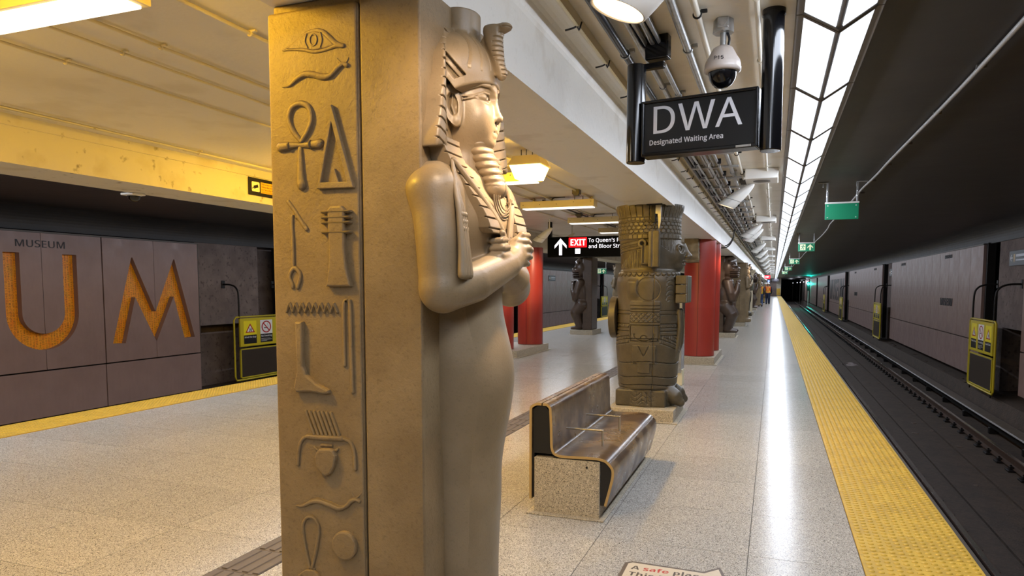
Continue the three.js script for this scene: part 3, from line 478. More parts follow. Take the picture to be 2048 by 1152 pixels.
function pharaohSDF(x, y, z) { const lower = y < 1.3;
  const cx = 0.262, a = bA(y), b = bB(y), r = Math.sqrt(((x - cx) / a) ** 2 + (z / b) ** 2);
  let d = (r - 1) * Math.min(a, b) * 0.95; d = Math.max(d, y - 1.92, 0.145 - y);
  d = smin(d, rb3(x, y, z, [0.33, 0.222, 0], [0.16, 0.07, 0.13], 0.05), 0.06);                           // feet under the shroud
  d = smin(d, ell(x, y, z, [0.345, 1.72, 0.11], [0.075, 0.08, 0.1]), 0.06); d = smin(d, ell(x, y, z, [0.345, 1.72, -0.11], [0.075, 0.08, 0.1]), 0.06);
  const w = Math.abs(z); if (lower) return Math.max(d, 0.147 - y);
  d = smin(d, cap3(x, y, w, [0.27, 1.81, 0.16], [0.29, 1.795, 0.236], 0.074, 0.075), 0.06);
  const near = chain(x, y, z, [[0.29, 1.8, 0.242], [0.315, 1.64, 0.262], [0.33, 1.495, 0.27]], [0.076, 0.072, 0.071]);
  const far = chain(x, y, z, [[0.285, 1.8, -0.262], [0.315, 1.64, -0.288], [0.338, 1.5, -0.298]], [0.08, 0.073, 0.071]);
  d = smin(d, smin(near, far, 0.01), 0.03);
  let f2 = chain(x, y, z, [[0.338, 1.495, -0.298], [0.385, 1.53, -0.18], [0.4, 1.585, 0.0], [0.41, 1.615, 0.055]], [0.071, 0.066, 0.05, 0.036]);
  d = smin(d, f2, 0.014); d = smin(d, fist(x, y, z, [0.42, 1.615, 0.085], -1), 0.012);
  let f1 = chain(x, y, z, [[0.33, 1.49, 0.27], [0.39, 1.515, 0.18], [0.448, 1.572, 0.04], [0.458, 1.598, -0.01]], [0.071, 0.066, 0.05, 0.042]);
  d = smin(d, f1, 0.012); d = smin(d, fist(x, y, z, [0.458, 1.615, -0.045], 1), 0.014);
  return d;
}
const nemW = curve1([[1.93, 0.293], [2.06, 0.262], [2.2, 0.214], [2.31, 0.14]]);
function nemesSDF(x, y, z) {
  const w = Math.abs(z);
  // wings behind the ears, running down onto the shoulders
  const slope = y - 0.3 * (w - 0.12);
  let g = Math.abs(((slope + 0.004) / 0.0345 % 1 + 1) % 1 - 0.5); const cut = 0.0085 * sstep(0.41, 0.48, g), front = 0.28 + 0.05 * sstep(0.13, 0.25, w);
  let d = smax(smax(smax((w - nemW(y)) * 0.93, 1.918 + 0.2 * (0.29 - w) - y, 0.008), Math.abs(x - (front + 0.16) / 2) - (front - 0.16) / 2 + cut, 0.012), y - 2.335, 0.03);
  // the opening for the face
  d = smax(d, -Math.max(Math.hypot(w / 0.118, (y - 2.04) / 0.2) * 0.118 - 0.118, 0.2 - x), 0.01);
  // the cap over the brow
  const line = x > 0.318 ? 2.12 + 0.52 * (x - 0.318) : 2.12 + 1.5 * (0.318 - x) * sstep(0.02, 0.1, w), band = y - line;
  let c = smin(ell(x, y, w, [0.25, 2.13, 0], [0.148, 0.206, 0.172]), ell(x, y, w, [0.245, 2.205, 0], [0.14, 0.135, 0.185]), 0.03); let mer = 1; for (const m of [0.032, 0.078, 0.122]) mer = Math.min(mer, Math.abs(w - m * (0.55 + 0.45 * clamp((2.36 - y) / 0.16))));
  if (y > 2.2 - (w > 0.06 ? 0.012 : 0) && mer < 0.0055 && x > 0.22) c += 0.0075 * (1 - mer / 0.0055) * sstep(0.22, 0.26, x) * sstep(2.19, 2.21, y + (w > 0.06 ? 0.012 : 0));
  const arch = 0.36 - (y - 2.155) * 0.8 - x, hollow = sstep(0, 0.01, arch) * sstep(0.028, 0.036, band) * sstep(0.07, 0.085, w) * sstep(2.275, 2.25, y);
  if (hollow > 0) c += hollow * (0.018 + 0.007 * (sstep(0.005, 0.0015, Math.abs(arch - 0.034)) + sstep(0.005, 0.0015, Math.abs(arch - 0.066))));
  c = smax(c, -band * 0.6, 0.004); c = Math.max(c, -ell(x, y, w, [0.25, 2.12, 0], [0.11, 0.15, 0.1]));
  d = smin(d, c, 0.012);
  // lappets on the chest
  const t = clamp((1.96 - y) / 0.29), wc = lerp(0.19, 0.118, t), hw = lerp(0.064, 0.05, t), xs = lerp(0.306, 0.432, sstep(0, 1, t)), gl = 0.009 * sstep(0.42, 0.475, Math.abs(((y + 0.008) / 0.0325 % 1 + 1) % 1 - 0.5)), corner = Math.hypot(Math.max(0, 1.7 - y), Math.max(0, w - wc - hw + 0.03)) - 0.034;
  let l = Math.max(Math.abs(w - wc) - hw, x - xs - 0.016 + gl, xs - 0.05 - x, y - 1.96, 1.668 - y) * 0.9; if (y < 1.7 && w > wc + hw - 0.03) l = Math.max(l, corner);
  d = smin(d, l, 0.006);
  // the swelling that joins the crown to the beam
  return smin(d, Math.max(Math.hypot((x - 0.275) / 0.06, w / 0.08) * 0.06 - 0.06, y - 2.4, 2.24 - y), 0.012);
}
function makePharaoh(label) {
  const t = thing('carved_pier', label, 'pillar', [-1.275, 0, -2.2]);
  const S = M.stone, P = M.stoneSmooth, z0 = 0.3;
  part('shaft', [rbox(-0.277, 0.062, 0.145, 2.372, -0.3, z0, 0.012, 3), rbox(-0.265, 0.07, 0.145, 2.4, -0.296, 0.284, 0.01)], S, t, 'block of the pier carved with picture signs');
  part('shaft', [rbox(0.068, 0.275, 0.145, 2.4, -0.3, z0 - 0.001, 0.008, 3)], S, t);
  part('figure', [carve(pharaohSDF, [0.15, 0.12, -0.41], [0.53, 1.95, 0.41], 0.0048), carve(faceSDF, [0.15, 1.85, -0.14], [0.43, 2.2, 0.14], 0.0024)], P, t, 'standing pharaoh with crossed arms');
  part('headdress', carve(nemesSDF, [0.13, 1.64, -0.33], [0.47, 2.42, 0.33], 0.0027), P, t, 'striped cloth headdress with two lappets');
  const beard = (x, y, z) => { let d = 1e9; const p = [[0.335, 1.965, 0], [0.36, 1.9, 0], [0.388, 1.842, 0]]; const k = clamp((1.965 - y) / 0.123), cx = lerp(0.33, 0.389, k), r = lerp(0.047, 0.037, k), an = Math.atan2(z, x - cx); d = (Math.hypot(x - cx, z * 0.92) - r - 0.0065 * Math.abs(Math.cos((y / 0.0235 + an / 6.283) * Math.PI)) + 0.003) * 0.8; d = Math.max(d, y - 1.985, 1.835 - y); const g = Math.abs(Math.atan2(z - 0.006, x - 0.39)) < 0.06 ? 0.004 : 0; return smin(d, ell(x, y, z, [0.394, 1.822, 0], [0.042, 0.035, 0.042]) + g, 0.008); };
  part('beard', carve(beard, [0.26, 1.77, -0.07], [0.46, 2.0, 0.07], 0.0026), P, t, 'coiled false beard');
  const snake = (x, y, z) => { const w = Math.abs(z); let d = chain(x, y, w, [[0.418, 2.19, 0], [0.404, 2.25, 0], [0.392, 2.3, 0], [0.388, 2.335, 0]], [0.016, 0.022, 0.03, 0.034]); d = smax(d, w - 0.03, 0.008); d = smax(d, y - 2.352, 0.008); const fx = 0.436 - 0.03 * sstep(2.2, 2.26, y) + 0.035 * sstep(2.3, 2.345, y); d = smin(d, rb3(x, y, w, [fx - 0.03, 2.27, 0], [0.03, 0.082, 0.013], 0.005), 0.006); d = smin(d, ell(x, y, w, [0.432, 2.343, 0], [0.022, 0.012, 0.026]), 0.012); if (x > fx - 0.012) d += 0.0045 * sstep(0.34, 0.48, Math.abs((y / 0.015 % 1) - 0.5)); return smax(d, -ell(x, y, w, [0.405, 2.3, 0.04], [0.02, 0.055, 0.012]), 0.006); };
  part('cobra', carve(snake, [0.33, 2.15, -0.06], [0.48, 2.38, 0.06], 0.0024), P, t, 'rearing cobra on the brow');
  const fl = part('flail', [limb([[0.352, 1.885, 0.235], [0.4, 1.79, 0.16], [0.438, 1.69, 0.075], [0.452, 1.63, 0.05]], [0.008, 0.0115, 0.013, 0.013], 6, 10)], P, t, 'flail hanging from the shoulder');
  for (const k of [-1, 0, 1]) { const o = k * 0.014; part('strand', [limb([[0.35, 1.88, 0.24 + o * 0.2], [0.376, 1.78, 0.262 + o * 0.6], [0.39, 1.72, 0.265 + o], [0.402, 1.62, 0.272 + o * 1.3], [0.41, 1.535, 0.278 + o * 1.7]], [0.005, 0.008, 0.01, 0.0125, 0.015], 6, 8), ...[0, 1, 2].map((i) => at(metric(new THREE.SphereGeometry(0.0108, 8, 6)), 0.394 + i * 0.002, 1.715 - i * 0.022, 0.262 + o))], P, fl); }
  part('crook', [limb([[0.444, 1.575, -0.035], [0.44, 1.64, -0.012], [0.437, 1.7, -0.03], [0.425, 1.77, -0.07], [0.39, 1.83, -0.14], [0.33, 1.87, -0.2]], [0.011, 0.011, 0.011, 0.011, 0.011, 0.01], 6), ...[1.66, 1.69, 1.72, 1.75, 1.78].map((y, i) => { const g = new THREE.TorusGeometry(0.0115, 0.0024, 6, 14); g.rotateX(Math.PI / 2 - 0.4); return metric(at(g, 0.439 - i * 0.0045, y, -0.017 - i * 0.0135)); })], P, t, 'banded crook over the far shoulder');
  part('collar', [0, 1, 2, 3].map((i) => { const g = new THREE.TorusGeometry(0.05 + i * 0.012, 0.0022, 6, 24, Math.PI); g.rotateZ(Math.PI); g.rotateY(Math.PI / 2); g.scale(1, 0.85, 1); return metric(at(g, 0.43 - i * 0.002, 1.795, 0)); }), P, t);
  // ---- picture signs in relief on the face towards the bench
  const Q = (pts) => pts.map((p) => [p[0], p[1], z0]), rope = (pts, r, sq = 0.75, seg = 5) => limb(Q(pts), r, seg, 10, sq);
  const slab = (pts, d = 0.01, b = 0.003, holes = []) => { const s = shapeOf(pts); holes.forEach((h) => s.holes.push(shapeOf(h))); const g = new THREE.ExtrudeGeometry(s, { depth: d, bevelEnabled: true, bevelThickness: b, bevelSize: b, bevelOffset: -b, bevelSegments: 2, curveSegments: 16 }); return metric(at(g, 0, 0, z0 - 0.002)); };
  const G = (n, geo) => part('relief_' + n, geo, S, t);
  const ring = (cx, cy, rx, ry, r) => { const g = new THREE.TorusGeometry(1, r / Math.max(rx, ry), 6, 28); g.scale(rx, ry, Math.max(rx, ry)); return metric(at(g, cx, cy, z0 + 0.006)); };
  G('eye', [slab([[-0.195, 2.252], [-0.165, 2.268], [-0.131, 2.288], [-0.093, 2.294], [-0.063, 2.286], [-0.036, 2.262], [-0.02, 2.244], [-0.052, 2.239], [-0.095, 2.238], [-0.138, 2.247]], 0.005), rope([[-0.214, 2.252], [-0.169, 2.267], [-0.131, 2.29], [-0.093, 2.297], [-0.063, 2.29], [-0.036, 2.268], [-0.016, 2.25], [0.01, 2.24]], [0.004, 0.005, 0.006, 0.0075, 0.009, 0.009, 0.009, 0.007]), rope([[-0.214, 2.251], [-0.182, 2.251], [-0.138, 2.245], [-0.095, 2.234], [-0.052, 2.236], [-0.016, 2.243], [0.01, 2.24]], [0.003, 0.005, 0.006, 0.006, 0.006, 0.008, 0.008]), ring(-0.094, 2.268, 0.013, 0.017, 0.003), pipe(Q([[-0.118, 2.29], [-0.125, 2.268], [-0.116, 2.246]]).map((p) => [p[0], p[1], z0 + 0.007]), 0.002), pipe(Q([[-0.068, 2.288], [-0.062, 2.264], [-0.07, 2.242]]).map((p) => [p[0], p[1], z0 + 0.007]), 0.002)]);
  G('viper', [rope([[-0.219, 2.139], [-0.192, 2.14], [-0.163, 2.157], [-0.134, 2.168], [-0.103, 2.165], [-0.066, 2.154], [-0.036, 2.155], [-0.011, 2.174], [0.007, 2.184], [0.024, 2.18]], [0.003, 0.006, 0.009, 0.0105, 0.011, 0.011, 0.0105, 0.0095, 0.009, 0.008], 0.9), rope([[0.006, 2.186], [-0.004, 2.194], [-0.012, 2.203]], [0.004, 0.0035, 0.0025]), rope([[0.016, 2.186], [0.024, 2.194], [0.028, 2.202]], [0.004, 0.0035, 0.0025])]);
  G('looped_cross', [limb(Q([[-0.152, 1.962], [-0.183, 1.999], [-0.196, 2.036], [-0.184, 2.069], [-0.152, 2.08], [-0.121, 2.066], [-0.11, 2.032], [-0.123, 1.995], [-0.15, 1.962]]), [0.0085, 0.01, 0.0105, 0.0105, 0.0105, 0.0105, 0.0105, 0.0105, 0.009], 6, 10, 0.9), rope([[-0.23, 1.949], [-0.205, 1.95], [-0.175, 1.951], [-0.156, 1.95], [-0.13, 1.949], [-0.105, 1.949], [-0.083, 1.95]], [0.017, 0.0155, 0.01, 0.008, 0.01, 0.014, 0.017], 0.8), ...[-0.197, -0.116].map((x) => { const g = new THREE.TorusGeometry(0.0125, 0.0028, 6, 14, Math.PI); g.rotateX(Math.PI / 2); g.rotateZ(Math.PI / 2); return metric(at(g, x, 1.949, z0)); }), rope([[-0.156, 1.938], [-0.156, 1.9], [-0.155, 1.85], [-0.152, 1.825]], [0.01, 0.013, 0.016, 0.0185], 0.7)]);
  G('tall_triangle', [slab([[-0.03, 2.064], [-0.089, 1.808], [0.046, 1.806]], 0.012, 0.003, [[[-0.031, 2.012], [-0.074, 1.827], [0.021, 1.825]]]), slab([[-0.024, 1.868], [-0.04, 1.822], [-0.007, 1.822]], 0.009)]);
  G('bent_flail', [rope([[-0.208, 1.774], [-0.182, 1.743], [-0.165, 1.717], [-0.139, 1.685]], [0.0075, 0.007, 0.008, 0.0085]), rope([[-0.193, 1.563], [-0.193, 1.64], [-0.195, 1.715], [-0.188, 1.731], [-0.176, 1.722]], [0.008, 0.008, 0.0075, 0.007, 0.006]), rope([[-0.198, 1.5], [-0.209, 1.534], [-0.189, 1.56], [-0.167, 1.537], [-0.178, 1.498]], [0.0085, 0.0085, 0.009, 0.0085, 0.0085])]);
  G('pillar_sign', [slab([[-0.05, 1.742], [-0.04, 1.752], [0.0, 1.752], [0.013, 1.74], [0.011, 1.67], [0.01, 1.62], [0.017, 1.555], [0.031, 1.5], [-0.06, 1.5], [-0.05, 1.56], [-0.046, 1.621], [-0.049, 1.671]], 0.013, 0.006), ...[1.735, 1.717, 1.701, 1.671].map((y) => rope([[-0.071, y], [-0.02, y - 0.0005], [0.029, y - 0.001]], [0.0055, 0.0055, 0.0055], 3.4, 3))]);
  { const z = []; for (let i = 0; i <= 16; i++) z.push([-0.223 + i * 0.0122, i % 2 ? 1.445 : 1.418]); G('water', z.slice(1).map((p, i) => rope([z[i], p], [0.0052, 0.0052], 1.6, 1))); }
  G('cloth', [rope([[-0.004, 1.25], [-0.004, 1.35], [-0.003, 1.44], [0.008, 1.456], [0.02, 1.442], [0.022, 1.3], [0.024, 1.165]], [0.0085, 0.0085, 0.0085, 0.0085, 0.0085, 0.0085, 0.0085])]);
  G('foot', [slab([[-0.184, 1.385], [-0.156, 1.386], [-0.157, 1.3], [-0.158, 1.241], [-0.145, 1.213], [-0.107, 1.186], [-0.06, 1.167], [-0.059, 1.156], [-0.081, 1.153], [-0.129, 1.159], [-0.186, 1.154], [-0.195, 1.166], [-0.181, 1.225], [-0.182, 1.305]], 0.013, 0.006)]);
  G('reeds', [0, 1, 2, 3, 4, 5, 6].map((i) => rope([[-0.158 + i * 0.0163, 1.09], [-0.142 + i * 0.0163, 1.052], [-0.127 + i * 0.0162, 1.016]], [0.0066, 0.0072, 0.0072], 0.9, 4)));
  G('yoke', [rope([[-0.151, 1.007], [-0.09, 1.008], [-0.022, 1.01]], [0.0105, 0.0105, 0.0105]), rope([[-0.194, 0.91], [-0.19, 0.95], [-0.182, 0.982], [-0.166, 1.002], [-0.149, 1.006]], [0.008, 0.008, 0.008, 0.008, 0.008]), rope([[-0.021, 1.01], [0.005, 1.004], [0.02, 0.985], [0.027, 0.955], [0.028, 0.915]], [0.008, 0.008, 0.0085, 0.009, 0.009])]);
  G('jar', [slab([[-0.09, 0.974], [-0.102, 0.971], [-0.114, 0.957], [-0.119, 0.942], [-0.117, 0.925], [-0.11, 0.906], [-0.092, 0.887], [-0.077, 0.884], [-0.059, 0.892], [-0.045, 0.915], [-0.038, 0.94], [-0.037, 0.954], [-0.047, 0.97], [-0.058, 0.975]], 0.013, 0.006), rope([[-0.1, 0.982], [-0.06, 0.983]], [0.0055, 0.0055]), rope([[-0.126, 0.972], [-0.114, 0.964]], [0.006, 0.006]), rope([[-0.038, 0.973], [-0.048, 0.965]], [0.006, 0.006])]);
  G('viper', [rope([[-0.205, 0.768], [-0.18, 0.77], [-0.142, 0.788], [-0.112, 0.794], [-0.071, 0.786], [-0.033, 0.778], [-0.006, 0.79], [0.012, 0.808], [0.029, 0.814], [0.041, 0.81]], [0.003, 0.006, 0.009, 0.0105, 0.011, 0.011, 0.0105, 0.0095, 0.009, 0.008], 0.9), rope([[0.022, 0.82], [0.016, 0.828], [0.011, 0.836]], [0.004, 0.0035, 0.0025]), rope([[0.032, 0.82], [0.04, 0.827], [0.046, 0.833]], [0.004, 0.0035, 0.0025])]);
  G('loop', [rope([[-0.156, 0.562], [-0.172, 0.63], [-0.181, 0.695], [-0.168, 0.727], [-0.148, 0.736], [-0.128, 0.727], [-0.117, 0.695], [-0.129, 0.626], [-0.147, 0.562]], [0.0075, 0.008, 0.008, 0.008, 0.008, 0.008, 0.008, 0.008, 0.0075]), slab([[-0.165, 0.556], [-0.139, 0.557], [-0.122, 0.546], [-0.11, 0.534], [-0.195, 0.532], [-0.183, 0.545]], 0.01), rope([[-0.2, 0.528], [-0.105, 0.53]], [0.006, 0.006]), rope([[-0.167, 0.558], [-0.138, 0.559]], [0.0045, 0.0045]), slab([[-0.17, 0.525], [-0.135, 0.525], [-0.125, 0.42], [-0.18, 0.42]], 0.01)]);
  { const c = []; for (let i = 0; i < 28; i++) { const a = i / 28 * 6.283; c.push([-0.0135 + 0.047 * Math.cos(a), 0.658 + 0.048 * Math.sin(a)]); } G('disc', [slab(c, 0.011, 0.006)]); }
  return t;
}
plinth('terrazzo plinth under the pharaoh pier', -1.62, -0.7, -2.6, -1.82, 0.144); scene.children[scene.children.length - 1].userData = { kind: 'structure' };
makePharaoh('tan stone pier with a crossed-arm pharaoh and rows of carved picture signs, nearest');
// the bullet-shaped spotlights that aim at the piers from the cable tray
function bulletLamp(p, aim, label, group, lit = true, cd = SPOT_CD) {
  const t = thing('spotlight', label, 'spotlight', p, 0, group), dir = V(aim).sub(V(p)).normalize(), K = 0.6, shear = new THREE.Matrix4().set(1, K, 0, 0, 0, 1, 0, 0, 0, 0, 1, 0, 0, 0, 0, 1);
  const q = new THREE.Quaternion().setFromUnitVectors(new THREE.Vector3(0, -1, 0), new THREE.Vector3(-0.33, -0.94, 0.02 + dir.z * 0.2).normalize()), set = (m) => { m.quaternion.copy(q); return m; };
  const body = lathe([[0.0, 0.33], [0.022, 0.32], [0.044, 0.285], [0.066, 0.22], [0.083, 0.135], [0.094, 0.04], [0.096, 0], [0.09, 0], [0.085, 0.05], [0.073, 0.14], [0.048, 0.24], [0.0, 0.29]], 28); body.applyMatrix4(shear); body.computeVertexNormals();
  set(part('shade', body, M.white, t)); set(part('lens', cyl(0.088, 0.088, 0.004, 0.012, 0.004, 0, 28), glow(0xffd9a8, 3), t, 'warm glowing lens'));
  const ring = new THREE.TorusGeometry(0.0885, 0.0025, 6, 28); ring.rotateX(Math.PI / 2); ring.translate(0, 0.09, 0); ring.applyMatrix4(shear); set(part('ring', metric(ring), M.steelGrey, t));
  const top = new THREE.Vector3(0.27 * K, 0.27, 0).applyQuaternion(q); part('stem', [pipe([[top.x, top.y, top.z], [top.x * 1.02, 2.765 - p[1], top.z * 1.02]], 0.014), cyl(0.022, 0.022, 2.745 - p[1], 2.77 - p[1], top.x * 1.02, top.z * 1.02, 14)], M.white, t);
  if (lit) { const l = new THREE.SpotLight(WARM, cd, 0, 0.42, 0.75, 2); l.position.copy(V(p)).addScaledVector(new THREE.Vector3(0, -1, 0).applyQuaternion(q), 0.008); l.target.position.set(...aim); l.castShadow = true; l.shadow.radius = 3; scene.add(l, l.target); }
  return t;
}
bulletLamp([-0.505, 2.4, -2.34], [-0.9, 1.84, -2.25], 'large white bullet spotlight with a glowing disc at the top, above the black sign');
{ const s = struct('trim_10', null); const b = bulletLamp([-0.5, 2.45, -1.4], [-0.93, 1.95, -2.12], '', undefined, true, 5); scene.remove(b); s.add(b); names.set('spotlight', 1); b.userData = {}; }

// ---------------------------------------------------------------- the round pier carved as a warrior
{
  const R0 = curve1([[0.14, 0.33], [0.33, 0.325], [0.36, 0.335], [0.5, 0.345], [0.85, 0.368], [1.0, 0.36], [1.3, 0.352], [1.55, 0.362], [1.64, 0.35], [1.7, 0.318], [1.76, 0.322], [2.02, 0.338], [2.035, 0.356], [2.22, 0.356], [2.27, 0.356], [2.4, 0.388]]);
  const line = (v, c, w = 0.0055) => Math.abs(v - c) < w, hexEdge = (u, v) => { // distance to the border of a hexagonal cell of unit pitch
    const q = [1, 1.732], f = (a, b) => { const x = ((a % q[0]) + q[0]) % q[0] - 0.5, y = ((b % q[1]) + q[1]) % q[1] - 0.866; return [x, y]; }, a = f(u, v), b = f(u + 0.5, v + 0.866), g = a[0] ** 2 + a[1] ** 2 < b[0] ** 2 + b[1] ** 2 ? a : b, x = Math.abs(g[0]), y = Math.abs(g[1]); return 0.5 - Math.max(x, x * 0.5 + y * 0.866);
  };
  function relief(th, y) { // depth cut (+) or raised (-) at angle th (degrees, 0 = the way he faces) and height y
    const a = 80.5 - th, s = a * 0.00628; let d = 0; // s: metres round the drum from the side towards the camera
    if (Math.abs(s - 0.055) < 0.004 && y < 2.4) d = 0.009;
    if (y > 2.27) { const k = a > 28 ? 0.045 : 0.075; if (Math.abs((s / k % 1 + 1) % 1 - 0.5) > 0.44) d = 0.011; }
    else if (y > 2.226) { if (line(y, 2.268) || line(y, 2.228) || Math.abs((s / 0.055 % 1 + 1) % 1 - 0.5) > 0.44) d = 0.009; }
    else if (y > 2.085) { if (hexEdge(s / 0.062, y / 0.046) < 0.085) d = 0.009; }
    else if (y > 2.035) { if (line(y, 2.083) || Math.abs(((s + 0.02) / 0.06 % 1 + 1) % 1 - 0.5) > 0.45) d = 0.009; }
    else if (y > 1.71) {
      if (a < -2) { const v = y + 0.35 * (s + 0.2) ** 2 * (s > -0.2 ? 1 : -1); const b = [1.985, 1.945, 1.925, 1.89].some((c) => line(y - 0.12 * (s + 0.35), c, 0.005)); if (b) d = 0.009; if (y < 1.93 - 0.55 * Math.max(0, -s - 0.12) && y < 1.9 && s < -0.1 && Math.abs((s / 0.026 % 1 + 1) % 1 - 0.5) > 0.4) d = 0.008; if (y > 1.93 && y < 1.945 && Math.abs((s / 0.05 % 1 + 1) % 1 - 0.5) > 0.44) d = 0.008; }
      else if (y > 1.87 - 0.5 * (s - 0.3) + 0.0 && y > 1.8 && Math.abs((s / 0.02 % 1 + 1) % 1 - 0.5) > 0.36) d = 0.006;
    } else if (y > 1.6) { const k = (s / 0.07 % 1 + 1) % 1 - 0.5, q = Math.hypot(k * 0.07, y - 1.648); if (q < 0.03 && y < 1.655) d = -0.004; if (Math.abs(q - 0.033) < 0.0035 && y < 1.655) d = 0.007; if (line(y, 1.668)) d = 0.008; }
    else if (y > 1.33) {
      if (Math.abs(Math.hypot((s - 0.0) / 0.13, (y - 1.47) / 0.13) - 1) < 0.04) d = 0.006;
      if (s < -0.12 && s > -0.25) d -= 0.03 * Math.sqrt(Math.max(0, 1 - ((s + 0.185) / 0.065) ** 2)) * sstep(1.34, 1.44, y) * sstep(1.6, 1.54, y);
      if (s > 0.16) { const u = (s - 0.27) / 0.07, k = ((y - 1.35) / 0.055 % 1 + 1) % 1; if (Math.abs(Math.hypot(u, k - 0.1) - 0.85) < 0.09) d += 0.007; }
    }
    if (y < 1.335) {
      const mid_ = s > -0.215 && s < 0.13;
      if (mid_) {
        if (y > 0.92 && y < 1.335) d -= 0.014;
        if ([1.335, 1.285, 1.245, 1.215, 1.095, 1.065].some((c) => line(y, c))) d += 0.012;
        if (y > 1.1 && y < 1.21) { const p = (s + y) / 0.055, q = (s - y) / 0.055; if (Math.abs((p % 1 + 1) % 1 - 0.5) > 0.43 || Math.abs((q % 1 + 1) % 1 - 0.5) > 0.43) d += 0.007; }
        const px = s + 0.045; // the pouch and the hanging flap
        if (y < 1.065 && y > 0.84) { const r = Math.max(Math.abs(px) - 0.155, 0.885 - y); if (Math.abs(r) < 0.006) d += 0.012; const o = Math.hypot(px / 0.11, (y - 0.96) / 0.07); if (y < 0.97 && Math.abs(o - 1) < 0.07) d += 0.01; if (Math.abs(Math.hypot(px, y - 0.92) - 0.032) < 0.006 && y > 0.915) d += 0.01; if (y < 0.88) d -= 0.004; }
        if (y <= 0.84 && y > 0.64) { const hw = 0.13; if (Math.abs(px) < hw) d -= 0.02; if (Math.abs(Math.abs(px) - 0.5 * (y - 0.72)) < 0.005 && y > 0.72) d += 0.01; }
        if (y <= 0.64 && y > 0.53 && Math.abs(px) < 0.07) d -= 0.016;
      } else {
        if ([1.225, 1.185, 1.08, 1.035, 0.995, 0.95, 0.915, 0.87].some((c) => line(y + (s > 0.13 && y < 0.93 ? 0.35 * (s - 0.13) : s < -0.2 && y < 0.96 ? -0.15 * (s + 0.2) : 0), c))) d += 0.01;
        if (y > 1.04 && y < 1.08 && Math.abs(((s + Math.abs(y - 1.058)) / 0.075 % 1 + 1) % 1 - 0.5) > 0.45) d += 0.008;
        if (y > 0.87 && y < 0.95 && Math.abs((s / 0.032 % 1 + 1) % 1 - 0.5) > 0.42) d += 0.008;
      }
      if ([0.645, 0.48, 0.385, 0.325].some((c) => line(y - 0.05 * Math.cos(s * 9) * (c === 0.645 ? 0.3 : 0.25), c))) d += 0.012;
      if (y < 0.31 && y > 0.17) { const n = Math.sin(s * 47) * Math.cos(y * 61 + Math.sin(s * 30) * 2); if (Math.abs(n) < 0.16) d += 0.007; }
    }
    return d;
  }
  const warrior = (x, y, z) => {
    const r = Math.hypot(x, z), th = Math.atan2(z, x) * 57.2958; let d = r - R0(y); if (Math.abs(d) < 0.07) d += relief(Math.abs(th) > 150 && th < 0 ? th + 360 : th, y); d = Math.max(d * 0.9, y - 2.41, 0.14 - y);
    if (y < 0.36) d = smin(d, rb3(x, y, z, [-0.03, 0.235, 0], [0.285, 0.095, 0.3], 0.02), 0.01);
    const w = Math.abs(z);
    // face
    if (x > 0 && y > 1.5 && y < 2.1) {
      d = smin(d, ell(x, y, w, [0.22, 1.87, 0], [0.19, 0.2, 0.2]), 0.04); d = smin(d, ell(x, y, w, [0.33, 1.725, 0], [0.055, 0.05, 0.1]), 0.05);
      d = smin(d, chain(x, y, w, [[0.385, 1.97, 0], [0.415, 1.9, 0], [0.455, 1.84, 0]], [0.03, 0.028, 0.03]), 0.02); d = smin(d, ell(x, y, w, [0.425, 1.835, 0.03], [0.025, 0.02, 0.02]), 0.015);
      d = smin(d, ell(x, y, w, [0.395, 1.785, 0], [0.026, 0.016, 0.055]), 0.012); d = smin(d, ell(x, y, w, [0.39, 1.75, 0], [0.026, 0.016, 0.05]), 0.012); d = Math.max(d, -ell(x, y, w, [0.41, 1.768, 0], [0.04, 0.005, 0.06]));
      d = smax(d, -ell(x, y, w, [0.385, 1.925, 0.095], [0.05, 0.042, 0.06]), 0.02); d = smin(d, ell(x, y, w, [0.335, 1.925, 0.095], [0.035, 0.026, 0.042]), 0.004); d = Math.max(d, -ell(x, y, w, [0.366, 1.925, 0.1], [0.012, 0.012, 0.014]));
      const e = Math.hypot((w - 0.095) / 0.058, (y - 1.925) / 0.038), on = Math.abs(e - 1) * 0.038 - 0.008; d = smin(d, Math.max(on, Math.abs(Math.hypot(x, w) - 0.365) - 0.016), 0.008);
    }
    // ear slabs with hooks
    d = smin(d, rb3(x, y, w, [0.115, 1.91, 0.365], [0.06, 0.2, 0.05], 0.012), 0.004); d = Math.max(d, -rb3(x, y, w, [0.1, 1.91, 0.417], [0.006, 0.22, 0.008], 0.002));
    const hk = Math.hypot(x + 0.02, y - 1.975); d = smin(d, Math.max(Math.abs(hk - 0.035) - 0.014, Math.abs(w - 0.352) - 0.02), 0.006);
    if (y < 1.99 && y > 1.7) { const q = rb3(x, y, w, [0.015, 1.85, 0.345], [0.055, 0.11, 0.022], 0.02); d = smin(d, q, 0.006); d = Math.max(d, -rb3(x, y, w, [-0.002, 1.87, 0.372], [0.008, 0.11, 0.02], 0.004)); }
    // chest plate of stepped blocks, back disc, dart thrower at the side, feet
    for (let k = 0; k < 3; k++) d = Math.min(d, rb3(x, y, w, [0.39, 1.575 - k * 0.105, 0], [0.06, 0.049, 0.2], 0.008));
    d = Math.min(d, rb3(x, y, w, [0.445, 1.47, 0.1], [0.018, 0.152, 0.09], 0.006));
    d = Math.min(d, Math.max(Math.hypot((y - 1.14) / 0.245, w / 0.245) * 0.245 - 0.245, Math.abs(x + 0.385) - 0.04));
    d = smin(d, chain(x, y, w, [[0.36, 1.22, 0.09], [0.375, 1.05, 0.11], [0.36, 0.85, 0.12], [0.33, 0.72, 0.13]], [0.03, 0.024, 0.03, 0.016]), 0.01);
